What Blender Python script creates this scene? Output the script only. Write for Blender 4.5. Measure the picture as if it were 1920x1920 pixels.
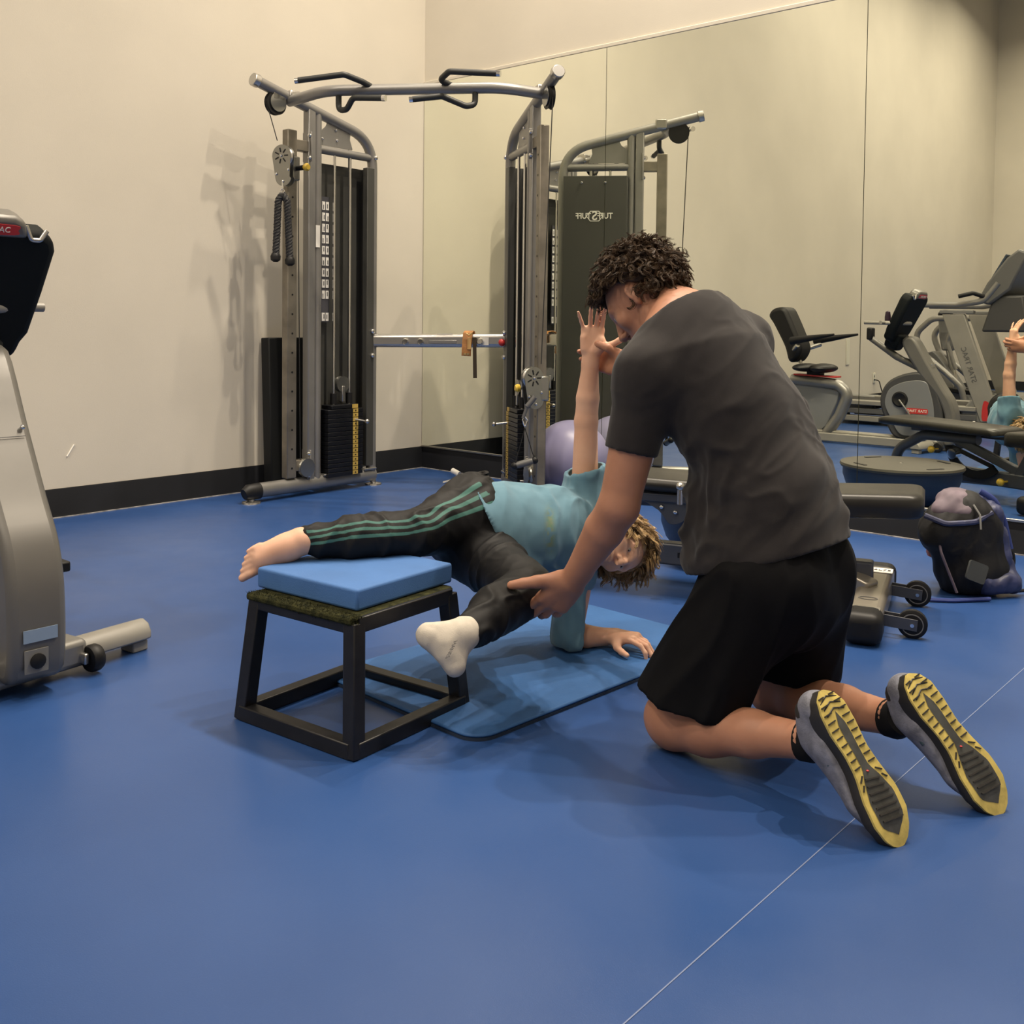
import bpy, bmesh, math, random
import numpy as np
from math import sin, cos, pi, radians, sqrt, atan2
from mathutils import Vector, Matrix, noise

for o in list(bpy.data.objects): bpy.data.objects.remove(o)
SC = bpy.context.scene
COL = SC.collection
RND = random.Random(7)

# ------------------------------------------------------------ camera
FPX, CY0 = 1911.404, 676.284
CR = np.array([0.75315, 0.65776, 0.01071]); CF = np.array([-0.6571, 0.75287, -0.03752])
CR = CR - CF * (CR @ CF) / (CF @ CF); CR /= np.linalg.norm(CR); CF /= np.linalg.norm(CF)
CU = np.cross(CR, CF)
CP = np.array([4.84031, -4.65356, 0.96])
cam = bpy.data.cameras.new('camera'); cam_o = bpy.data.objects.new('camera', cam); COL.objects.link(cam_o)
cam_o.matrix_world = Matrix(((CR[0], CU[0], -CF[0], CP[0]), (CR[1], CU[1], -CF[1], CP[1]),
                             (CR[2], CU[2], -CF[2], CP[2]), (0, 0, 0, 1)))
cam.sensor_fit = 'HORIZONTAL'; cam.sensor_width = 36.0
cam.lens = FPX / 1920 * 36.0
cam.shift_y = -(960 - CY0) / 1920
cam.clip_start = 0.05; cam.clip_end = 60
SC.camera = cam_o

# ------------------------------------------------------------ world, exposure
w = bpy.data.worlds.new('world'); SC.world = w; w.use_nodes = True
bg = w.node_tree.nodes['Background']; bg.inputs[0].default_value = (0.85, 0.72, 0.55, 1); bg.inputs[1].default_value = 0.02
SC.view_settings.view_transform = 'Standard'; SC.view_settings.look = 'None'
SC.view_settings.gamma = 1.0; SC.view_settings.use_curve_mapping = False
SC.view_settings.exposure = 0.0
SC.cycles.use_denoising = True
SC.cycles.max_bounces = 7; SC.cycles.diffuse_bounces = 4; SC.cycles.glossy_bounces = 4
SC.cycles.sample_clamp_indirect = 4.0
SC.cycles.caustics_refractive = False

# ------------------------------------------------------------ the room's recessed ceiling lamps
CEIL = 6.0
LAMP_WARM = (1.0, 0.87, 0.70)
# (x, y, power, radius) of every lamp: a row that grazes the mirror wall and sparser ones out in the room
LAMPS = [(x, -0.93, 68.0 * k, 0.05) for x, k in ((1.16, .62), (1.65, .72), (2.7, 1.1), (3.9, 1.25), (5.2, 1.3))]
LAMPS += [(x, y, 82.0 * k, 0.12) for x, y, k in ((1.1, -3.5, .42), (3.6, -4.6, .16), (6.3, -3.4, .30), (1.5, -5.7, .95), (4.3, -7.2, .6), (1.8, -7.9, 1.2), (1.7, -10.2, 1.1), (4.3, -10.4, .8), (6.6, -7.6, .5))]

# ------------------------------------------------------------ helpers
def V3(p): return np.array(p, float)

def link(name, me, parent=None):
    o = bpy.data.objects.new(name, me); COL.objects.link(o)
    if parent is not None: o.parent = parent
    return o

def wloc(o):
    L = Vector((0, 0, 0))
    while o is not None:
        L += o.location; o = o.parent
    return L

def tag(o, label=None, cat=None, group=None, kind=None):
    if label: o['label'] = label
    if cat: o['category'] = cat
    if group: o['group'] = group
    if kind: o['kind'] = kind
    return o

def thing(name, loc, label, cat, group=None):
    o = link(name, None); o.location = loc; o.empty_display_size = 0.1
    return tag(o, label, cat, group)

def nrm(v):
    v = V3(v); return v / max(np.linalg.norm(v), 1e-12)

def fillet(pts, R, seg=5):
    pts = [V3(p) for p in pts]
    if R <= 0 or len(pts) < 3: return pts
    out = [pts[0]]
    Rs = R if isinstance(R, (list, tuple)) else [R] * (len(pts) - 2)
    for i in range(1, len(pts) - 1):
        a, b, c = pts[i - 1], pts[i], pts[i + 1]
        u = nrm(a - b); v = nrm(c - b); ang = math.acos(max(-1, min(1, float(u @ v))))
        if ang > pi - 0.05 or ang < 0.02: out.append(b); continue
        d = Rs[i - 1] / math.tan(ang / 2)
        d = min(d, np.linalg.norm(a - b) * .49, np.linalg.norm(c - b) * .49)
        p0, p1 = b + u * d, b + v * d
        for k in range(seg + 1):
            t = k / seg
            out.append((1 - t) ** 2 * p0 + 2 * t * (1 - t) * b + t * t * p1)
    out.append(pts[-1])
    return out

class MB:
    def __init__(s): s.v = []; s.f = []; s.mi = []; s.cur = 0
    def add(s, vs, fs):
        n = len(s.v); s.v += [tuple(float(c) for c in v) for v in vs]
        for f in fs: s.f.append(tuple(n + i for i in f)); s.mi.append(s.cur)
        return s
    def box(s, c, size, ax=None):
        c = V3(c); hx, hy, hz = [q / 2 for q in size]
        A = [V3((1, 0, 0)), V3((0, 1, 0)), V3((0, 0, 1))] if ax is None else [nrm(a) for a in ax]
        vs = [c + A[0] * hx * i + A[1] * hy * j + A[2] * hz * k for i in (-1, 1) for j in (-1, 1) for k in (-1, 1)]
        return s.add(vs, [(0, 1, 3, 2), (4, 6, 7, 5), (0, 4, 5, 1), (2, 3, 7, 6), (0, 2, 6, 4), (1, 5, 7, 3)])
    def beam(s, a, b, w, h, up=(0, 0, 1)):
        a, b = V3(a), V3(b); d = nrm(b - a); up = V3(up); x = np.cross(d, up)
        if np.linalg.norm(x) < 1e-6: x = np.cross(d, V3((1, 0, 0)))
        x = nrm(x); z = np.cross(x, d)
        return s.box((a + b) / 2, (w, np.linalg.norm(b - a), h), (x, d, z))
    def tube(s, pts, r, n=12, R=0, caps=True, up=None, ratio=1.0, seg=5):
        P = fillet(pts, R, seg); m = len(P)
        rs = list(r) if isinstance(r, (list, tuple, np.ndarray)) else [r] * m
        if len(rs) != m: rs = list(np.interp(np.linspace(0, 1, m), np.linspace(0, 1, len(rs)), rs))
        T = [nrm(P[min(i + 1, m - 1)] - P[max(i - 1, 0)]) for i in range(m)]
        u = V3(up) if up is not None else (V3((0, 0, 1)) if abs(T[0][2]) < .9 else V3((1, 0, 0)))
        vs = []
        for i in range(m):
            u = nrm(u - T[i] * (u @ T[i])); x = np.cross(T[i], u)
            for k in range(n):
                a = 2 * pi * k / n
                vs.append(P[i] + x * cos(a) * rs[i] * ratio + u * sin(a) * rs[i])
        fs = [(i * n + k, i * n + (k + 1) % n, (i + 1) * n + (k + 1) % n, (i + 1) * n + k) for i in range(m - 1) for k in range(n)]
        if caps: fs += [tuple(range(n))[::-1], tuple((m - 1) * n + k for k in range(n))]
        return s.add(vs, fs)
    def lathe(s, prof, c, axis=(0, 0, 1), n=24, close=False):
        c = V3(c); a = nrm(axis); x = np.cross(a, V3((0, 0, 1)) if abs(a[2]) < .9 else V3((1, 0, 0))); x = nrm(x); y = np.cross(a, x)
        vs = []
        for (r, h) in prof:
            for k in range(n):
                t = 2 * pi * k / n; vs.append(c + a * h + (x * cos(t) + y * sin(t)) * r)
        m = len(prof)
        fs = [(i * n + k, i * n + (k + 1) % n, (i + 1) * n + (k + 1) % n, (i + 1) * n + k) for i in range(m - 1) for k in range(n)]
        if close: fs += [((m - 1) * n + k, (m - 1) * n + (k + 1) % n, (k + 1) % n, k) for k in range(n)]
        else: fs += [tuple(range(n))[::-1], tuple((m - 1) * n + k for k in range(n))]
        return s.add(vs, fs)
    def cyl(s, a, b, r, n=16):
        return s.tube([a, b], r, n)
    def prism(s, poly, o, ux, uy, th):
        o = V3(o); ux = nrm(ux); uy = nrm(uy); nn = np.cross(ux, uy); n = len(poly)
        vs = [o + ux * a + uy * b + nn * (h * th / 2) for h in (-1, 1) for a, b in poly]
        fs = [tuple(range(n))[::-1], tuple(n + k for k in range(n))] + [(k, (k + 1) % n, n + (k + 1) % n, n + k) for k in range(n)]
        return s.add(vs, fs)
    def ring(s, outer, inner, o, ux, uy, th):
        o = V3(o); ux = nrm(ux); uy = nrm(uy); nn = np.cross(ux, uy); n = len(outer)
        vs = []
        for h in (-1, 1):
            for L in (outer, inner): vs += [o + ux * a + uy * b + nn * (h * th / 2) for a, b in L]
        fs = []
        for k in range(n):
            j = (k + 1) % n
            fs += [(k, n + k, n + j, j), (2 * n + k, 2 * n + j, 3 * n + j, 3 * n + k), (k, j, 2 * n + j, 2 * n + k), (n + k, 3 * n + k, 3 * n + j, n + j)]
        return s.add(vs, fs)
    def ball(s, c, r, n=12, m=8, sc=(1, 1, 1), ax=None):
        c = V3(c); A = [V3((1, 0, 0)), V3((0, 1, 0)), V3((0, 0, 1))] if ax is None else [nrm(a) for a in ax]
        vs = []
        for i in range(m + 1):
            ph = -pi / 2 + pi * i / m; rr = max(cos(ph), 1e-3)
            for k in range(n):
                t = 2 * pi * k / n
                vs.append(c + r * (A[0] * sc[0] * rr * cos(t) + A[1] * sc[1] * rr * sin(t) + A[2] * sc[2] * sin(ph)))
        fs = [(i * n + k, i * n + (k + 1) % n, (i + 1) * n + (k + 1) % n, (i + 1) * n + k) for i in range(m) for k in range(n)]
        fs += [tuple(range(n))[::-1], tuple(m * n + k for k in range(n))]
        return s.add(vs, fs)
    def build(s, name, mats, parent=None, bevel=0, ang=40, label=None, kind=None, sub=0, seg=2):
        L = wloc(parent) if parent is not None else Vector((0, 0, 0))
        me = bpy.data.meshes.new(name)
        me.from_pydata([(v[0] - L[0], v[1] - L[1], v[2] - L[2]) for v in s.v], [], s.f)
        if not isinstance(mats, (list, tuple)): mats = [mats]
        for m in mats: me.materials.append(m)
        if len(mats) > 1: me.polygons.foreach_set('material_index', s.mi)
        bm = bmesh.new(); bm.from_mesh(me); bmesh.ops.recalc_face_normals(bm, faces=bm.faces); bm.to_mesh(me); bm.free()
        me.polygons.foreach_set('use_smooth', [True] * len(me.polygons))
        me.set_sharp_from_angle(angle=radians(ang)); me.update()
        o = link(name, me, parent)
        if bevel:
            b = o.modifiers.new('bevel', 'BEVEL'); b.width = bevel; b.segments = seg; b.limit_method = 'ANGLE'; b.angle_limit = radians(40)
        if sub:
            b = o.modifiers.new('sub', 'SUBSURF'); b.levels = sub; b.render_levels = sub
        if label: o['label'] = label
        if kind: o['kind'] = kind
        return o

def dupe(o, loc=None, parent=None):
    c = o.copy(); COL.objects.link(c)
    if parent is not None: c.parent = parent
    if loc is not None: c.location = loc
    return c

def text_obj(name, body, size, o, ux, uy, mat, parent=None, depth=0.0015, bold=0.0, label=None, xs=1.0):
    cu = bpy.data.curves.new('txt', 'FONT'); cu.body = body; cu.size = size; cu.extrude = depth; cu.align_x = 'CENTER'; cu.align_y = 'CENTER'
    cu.offset = bold; cu.resolution_u = 3
    t = bpy.data.objects.new('txt', cu); COL.objects.link(t)
    dg = bpy.context.evaluated_depsgraph_get(); me0 = t.evaluated_get(dg).to_mesh()
    vs = [tuple(v.co) for v in me0.vertices]; fs = [tuple(p.vertices) for p in me0.polygons]
    bpy.data.objects.remove(t)
    ux, uy = nrm(ux), nrm(uy); nn = np.cross(ux, uy); o = V3(o)
    mb = MB(); mb.add([o + ux * a * xs + uy * b + nn * c for a, b, c in vs], fs)
    return mb.build(name, mat, parent, label=label)

# ------------------------------------------------------------ materials
MATS = {}
def mat(name, col, rough=0.5, metal=0.0, var=0.0, vscale=6.0, bump=0.0, bscale=80.0, bdist=0.002, spec=0.5, sss=0.0, coat=0.0, col2=None, sheen=0.0, rvar=0.0, detail=3.0):
    m = bpy.data.materials.new(name); m.use_nodes = True; nt = m.node_tree; N = nt.nodes; Lk = nt.links
    b = N['Principled BSDF']
    b.inputs['Base Color'].default_value = (*col, 1); b.inputs['Roughness'].default_value = rough; b.inputs['Metallic'].default_value = metal
    b.inputs['Specular IOR Level'].default_value = spec
    if coat: b.inputs['Coat Weight'].default_value = coat; b.inputs['Coat Roughness'].default_value = 0.15
    if sheen: b.inputs['Sheen Weight'].default_value = sheen; b.inputs['Sheen Roughness'].default_value = 0.5
    if sss:
        b.inputs['Subsurface Weight'].default_value = sss; b.inputs['Subsurface Radius'].default_value = (1.0, 0.35, 0.2); b.inputs['Subsurface Scale'].default_value = 0.012
    g = N.new('ShaderNodeNewGeometry')
    if var or col2 or rvar:
        t = N.new('ShaderNodeTexNoise'); t.inputs['Scale'].default_value = vscale; t.inputs['Detail'].default_value = detail
        Lk.new(g.outputs['Position'], t.inputs['Vector'])
        mx = N.new('ShaderNodeMix'); mx.data_type = 'RGBA'
        c2 = col2 if col2 else tuple(min(1, c * (1 + var)) for c in col)
        c1 = col if col2 else tuple(c * (1 - var) for c in col)
        mx.inputs['A'].default_value = (*c1, 1); mx.inputs['B'].default_value = (*c2, 1)
        mr = N.new('ShaderNodeMapRange'); mr.inputs['From Min'].default_value = .35; mr.inputs['From Max'].default_value = .65
        Lk.new(t.outputs['Fac'], mr.inputs['Value']); Lk.new(mr.outputs['Result'], mx.inputs['Factor'])
        if var or col2: Lk.new(mx.outputs['Result'], b.inputs['Base Color'])
        if rvar:
            m2 = N.new('ShaderNodeMapRange'); m2.inputs['To Min'].default_value = max(0, rough - rvar); m2.inputs['To Max'].default_value = rough + rvar
            m2.inputs['From Min'].default_value = .3; m2.inputs['From Max'].default_value = .7
            Lk.new(t.outputs['Fac'], m2.inputs['Value']); Lk.new(m2.outputs['Result'], b.inputs['Roughness'])
    if bump:
        t2 = N.new('ShaderNodeTexNoise'); t2.inputs['Scale'].default_value = bscale; t2.inputs['Detail'].default_value = 3
        Lk.new(g.outputs['Position'], t2.inputs['Vector'])
        bp = N.new('ShaderNodeBump'); bp.inputs['Strength'].default_value = bump; bp.inputs['Distance'].default_value = bdist
        Lk.new(t2.outputs['Fac'], bp.inputs['Height']); Lk.new(bp.outputs['Normal'], b.inputs['Normal'])
    MATS[name] = m
    return m

def emis(name, col, st):
    m = bpy.data.materials.new(name); m.use_nodes = True; nt = m.node_tree
    e = nt.nodes.new('ShaderNodeEmission'); e.inputs[0].default_value = (*col, 1); e.inputs[1].default_value = st
    nt.links.new(e.outputs[0], nt.nodes['Material Output'].inputs[0]); return m

M_wall = mat('wall_paint', (0.575, 0.535, 0.455), 0.75, var=0.035, vscale=1.3, bump=0.25, bscale=160, bdist=0.001)
M_ceil = mat('ceiling_paint', (0.55, 0.52, 0.46), 0.85)
M_base = mat('black_rubber_base', (0.009, 0.010, 0.013), 0.6, var=0.2, vscale=3, spec=.2)
M_alu = mat('brushed_channel', (0.55, 0.53, 0.48), 0.35, 1.0)
M_silver = mat('silver_frame_paint', (0.25, 0.245, 0.235), 0.38, 0.55, var=0.05)
M_silver2 = mat('worn_zinc_post', (0.22, 0.20, 0.165), 0.42, 0.7, var=0.18, vscale=9)
M_pad = mat('plated_steel', (0.5, 0.49, 0.47), 0.25, 0.9)
M_plate = mat('polished_plate', (0.30, 0.30, 0.28), 0.22, 0.85)
M_chrome = mat('chrome', (0.8, 0.8, 0.8), 0.08, 1.0)
M_shroud = mat('charcoal_shroud', (0.055, 0.055, 0.05), 0.42, 0.1)
M_black = mat('black_rubber', (0.008, 0.008, 0.009), 0.5, spec=.3)
M_blackp = mat('black_plastic', (0.010, 0.011, 0.012), 0.5, spec=.25, bump=0.15, bscale=300)
M_grip = mat('black_foam_grip', (0.016, 0.018, 0.018), 0.5)
M_stack = mat('stack_plate', (0.012, 0.013, 0.017), 0.35, 0.4)
M_cable = mat('black_cable', (0.02, 0.02, 0.02), 0.4)
M_yellow = mat('yellow_knob', (0.62, 0.42, 0.05), 0.35)
M_red = mat('red_badge', (0.48, 0.03, 0.03), 0.4)
M_white = mat('white_print', (0.75, 0.73, 0.68), 0.5)
M_vinyl = mat('dark_vinyl', (0.020, 0.019, 0.017), 0.36, spec=.35, bump=0.2, bscale=400, bdist=0.0005)
M_grey = mat('grey_plastic', (0.17, 0.17, 0.165), 0.42, var=0.04)
M_greyd = mat('dark_grey_plastic', (0.10, 0.10, 0.10), 0.42)
M_lgrey = mat('light_grey_paint', (0.24, 0.23, 0.205), 0.4, var=0.05)
M_leather = mat('tan_leather', (0.42, 0.19, 0.06), 0.5, var=0.2, vscale=30)
M_strap = mat('brown_strap', (0.035, 0.022, 0.01), 0.5)
M_foam = mat('blue_foam', (0.048, 0.138, 0.36), 0.75, var=0.06, vscale=8, bump=0.2, bscale=300)

# ------------------------------------------------------------ floor material with wear
def floor_mat():
    m = bpy.data.materials.new('blue_rubber_floor'); m.use_nodes = True; nt = m.node_tree; N = nt.nodes; L = nt.links
    b = N['Principled BSDF']; g = N.new('ShaderNodeNewGeometry')
    n1 = N.new('ShaderNodeTexNoise'); n1.inputs['Scale'].default_value = 1.1; n1.inputs['Detail'].default_value = 4
    n2 = N.new('ShaderNodeTexNoise'); n2.inputs['Scale'].default_value = 420; n2.inputs['Detail'].default_value = 2
    n3 = N.new('ShaderNodeTexNoise'); n3.inputs['Scale'].default_value = 3.2; n3.inputs['Detail'].default_value = 5
    for n in (n1, n2, n3): L.new(g.outputs['Position'], n.inputs['Vector'])
    mx = N.new('ShaderNodeMix'); mx.data_type = 'RGBA'; mx.inputs['A'].default_value = (0.017, 0.054, 0.180, 1); mx.inputs['B'].default_value = (0.023, 0.067, 0.212, 1)
    mr = N.new('ShaderNodeMapRange'); mr.inputs['From Min'].default_value = .35; mr.inputs['From Max'].default_value = .65
    L.new(n1.outputs['Fac'], mr.inputs['Value']); L.new(mr.outputs['Result'], mx.inputs['Factor'])
    mx2 = N.new('ShaderNodeMix'); mx2.data_type = 'RGBA'; mx2.inputs['B'].default_value = (0.045, 0.09, 0.24, 1)
    r2 = N.new('ShaderNodeMapRange'); r2.inputs['From Min'].default_value = .60; r2.inputs['From Max'].default_value = .75; r2.inputs['To Max'].default_value = .35
    L.new(n2.outputs['Fac'], r2.inputs['Value']); L.new(r2.outputs['Result'], mx2.inputs['Factor']); L.new(mx.outputs['Result'], mx2.inputs['A'])
    L.new(mx2.outputs['Result'], b.inputs['Base Color'])
    r3 = N.new('ShaderNodeMapRange'); r3.inputs['From Min'].default_value = .3; r3.inputs['From Max'].default_value = .7
    r3.inputs['To Min'].default_value = .28; r3.inputs['To Max'].default_value = .40
    L.new(n3.outputs['Fac'], r3.inputs['Value']); L.new(r3.outputs['Result'], b.inputs['Roughness'])
    b.inputs['Specular IOR Level'].default_value = 0.45
    bp = N.new('ShaderNodeBump'); bp.inputs['Strength'].default_value = .22; bp.inputs['Distance'].default_value = .0006
    L.new(n2.outputs['Fac'], bp.inputs['Height']); L.new(bp.outputs['Normal'], b.inputs['Normal'])
    return m
M_floor = floor_mat()
M_seam = mat('floor_seam', (0.13, 0.17, 0.30), 0.5)
m = bpy.data.materials.new('mirror_glass'); m.use_nodes = True; M_mirror = m
b = m.node_tree.nodes['Principled BSDF']; b.inputs['Base Color'].default_value = (0.92, 0.94, 0.84, 1); b.inputs['Metallic'].default_value = 1; b.inputs['Roughness'].default_value = 0.0

RX, RY = 8.0, -12.22
BH = 0.1394; MT = 2.49
def slab(name, lo, hi, m, parent=None, **k):
    c = [(a + b) / 2 for a, b in zip(lo, hi)]; s_ = [b - a for a, b in zip(lo, hi)]
    return MB().box(c, s_).build(name, m, parent, **k)
slab('floor', (-0.1, RY - .1, -0.1), (RX + .1, 0.1, 0), M_floor, kind='structure')
slab('ceiling', (-0.1, RY - .1, CEIL), (RX + .1, 0.1, CEIL + .1), M_ceil, kind='structure')
slab('wall_left', (-0.1, RY, 0), (0, 0.1, CEIL), M_wall, kind='structure')
slab('wall_right', (RX, RY, 0), (RX + .1, 0.1, CEIL), M_wall, kind='structure')
slab('wall_mirror', (0, 0, 0), (RX, 0.1, CEIL), M_wall, kind='structure')
slab('wall_back', (-0.1, RY - .1, 0), (RX + .1, RY, CEIL), M_wall, kind='structure')
# cove base: a rounded-top black strip
def base(name, a, b, n):
    a, b, n = V3(a), V3(b), V3(n)
    prof = [(0, 0), (0.012, 0), (0.007, .012), (0.006, BH - .006), (0.003, BH), (0, BH)]
    mb = MB(); vs = [p + n * o + V3((0, 0, z)) for p in (a, b) for o, z in prof]; k = len(prof)
    mb.add(vs, [(i, (i + 1) % k, k + (i + 1) % k, k + i) for i in range(k)] + [tuple(range(k)), tuple(range(k, 2 * k))])
    return mb.build(name, M_base, kind='structure')
base('baseboard_left', (0, RY, 0), (0, -0.007, 0), (1, 0, 0))
base('baseboard_mirror', (0, 0, 0), (RX, 0, 0), (0, -1, 0))
base('baseboard_back', (0, RY, 0), (RX, RY, 0), (0, 1, 0))
mb = MB(); mb.box((0.0165, -6.1, 0.002), (0.009, 12.2, 0.004)); mb.box((4, -0.0165, 0.002), (8, 0.009, 0.004))
mb.build('trim_1', mat('dusty_joint', (0.28, 0.27, 0.27), 0.8, var=.4, vscale=25), kind='structure')
# mirror panels, channel and top trim
seams = [0.004, 1.4600, 2.9375, 4.43, 5.93, 7.43]
words = ['mirror panel nearest the room corner, behind the right cable tower', 'mirror panel behind the kneeling man, between two thin seams',
         'rightmost mirror panel in view, reflecting the recumbent bike and treadmill', 'mirror panel fourth from the room corner', 'mirror panel fifth from the room corner']
M_edge = mat('mirror_edge', (0.05, 0.05, 0.03), 0.4)
for i in range(5):
    x0, x1 = seams[i] + .0018, seams[i + 1] - .0018
    p = MB(); p.box(((x0 + x1) / 2, -0.004, (BH + MT) / 2 + .004), (x1 - x0, 0.006, MT - BH - .006))
    tag(p.build('mirror_panel', M_mirror), words[i], 'mirror', kind=None)
MB().box((4, -.0004, (BH + MT) / 2), (7.9, 0.0008, MT - BH)).build('trim_4', M_edge, kind='structure')
MB().box((4, -0.006, BH + .004), (8, 0.012, 0.012)).build('trim_2', M_alu, kind='structure', bevel=.002)
mb = MB(); mb.box((4, -0.006, MT + .012), (8, 0.012, 0.022)); mb.build('trim_3', M_wall, kind='structure', bevel=.003)
# floor seam, little marks
mb = MB(); mb.box((4.067, -3.6, 0.0003), (0.0022, 5.0, 0.0012)); mb.build('floor_seam', M_seam, bpy.data.objects['floor'])
mb = MB(); mb.ball((4.42, -2.79, 0.002), .0035, 8, 6, (1, 1, .5)); tag(mb.build('paper_scrap', M_white), 'tiny white speck of paper lying right of the near shoe', 'scrap')
mb = MB(); mb.tube([(0.001, -2.37, .29), (0.0016, -2.335, .345)], .0035, 6); mb.build('scratch', mat('bare_plaster', (.8, .78, .72), .8), bpy.data.objects['wall_left'], label='white scratch in the wall paint')
mb = MB(); mb.ball((3.95, -3.85, 0.0004), .035, 10, 6, (1, .55, .012)); mb.build('scuff', mat('scuff', (0.045, .055, .09), .6), bpy.data.objects['floor'], label='dark scuff')

# ceiling lamps: trim ring, lens disc and the light itself
M_lens = emis('lamp_lens', LAMP_WARM, 6.0)
for i, (x, y, W_, r_) in enumerate(LAMPS):
    ords = ['first', 'second', 'third', 'fourth', 'fifth', 'sixth', 'seventh', 'eighth', 'ninth']
    lab = 'recessed downlight, %s from the left wall in the row above the mirror' % ords[i] if i < 5 else 'recessed downlight out in the room, %s nearest to the mirror wall' % ords[sorted(range(5, 14), key=lambda k: -LAMPS[k][1] + .001 * k).index(i)]
    t = thing('ceiling_light', (x, y, CEIL), lab, 'lamp', 'recessed ceiling downlights')
    a = MB(); a.lathe([(r_ + .005, 0), (r_ + .03, 0), (r_ + .028, -.008), (r_ + .005, -.006)], (x, y, CEIL), close=True); a.build('trim_ring', M_lgrey, t)
    a = MB(); a.lathe([(r_ + .006, -.001), (r_ + .006, -.003)], (x, y, CEIL)); a.build('lens', M_lens, t)
    l = bpy.data.lights.new('lamp', 'AREA'); l.shape = 'DISK'; l.size = r_ * 2; l.energy = W_; l.color = LAMP_WARM; l.spread = radians(125 if i < 5 else 150)
    lo = bpy.data.objects.new('lamp', l); COL.objects.link(lo); lo.location = (x, y, CEIL - .012)

# wall fittings on the left wall (seen through the mirror)
def wall_plate(y, z, w_, h_, lab, hole=True):
    t = thing('wall_plate', (0, y, z), lab, 'wall plate')
    MB().box((.004, y, z), (.008, w_, h_)).build('cover', mat('plate_ivory', (.62, .60, .50), .5), t, bevel=.002)
    if hole:
        for dz in (-.02, .02): MB().box((.0085, y, z + dz), (.002, .022, .026)).build('socket', M_greyd, t)
    return t
wall_plate(-7.62, .33, .075, .12, 'low wall outlet with a black cord, reflected left of the bike wheel cover')
wall_plate(-6.82, .66, .09, .30, 'tall pale wall panel, reflected between the bike seat and the mirror seam', False)
wall_plate(-8.77, .77, .12, .12, 'square wall plate, reflected behind the bike column')
a = MB(); a.tube([(.012, -7.60, .31), (.05, -7.66, .30), (.07, -7.72, .15), (.05, -7.8, .02)], .006, 8, R=.05); tag(a.build('power_cord', M_black), 'black power cord hanging from the low wall outlet', 'cord')

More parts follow.
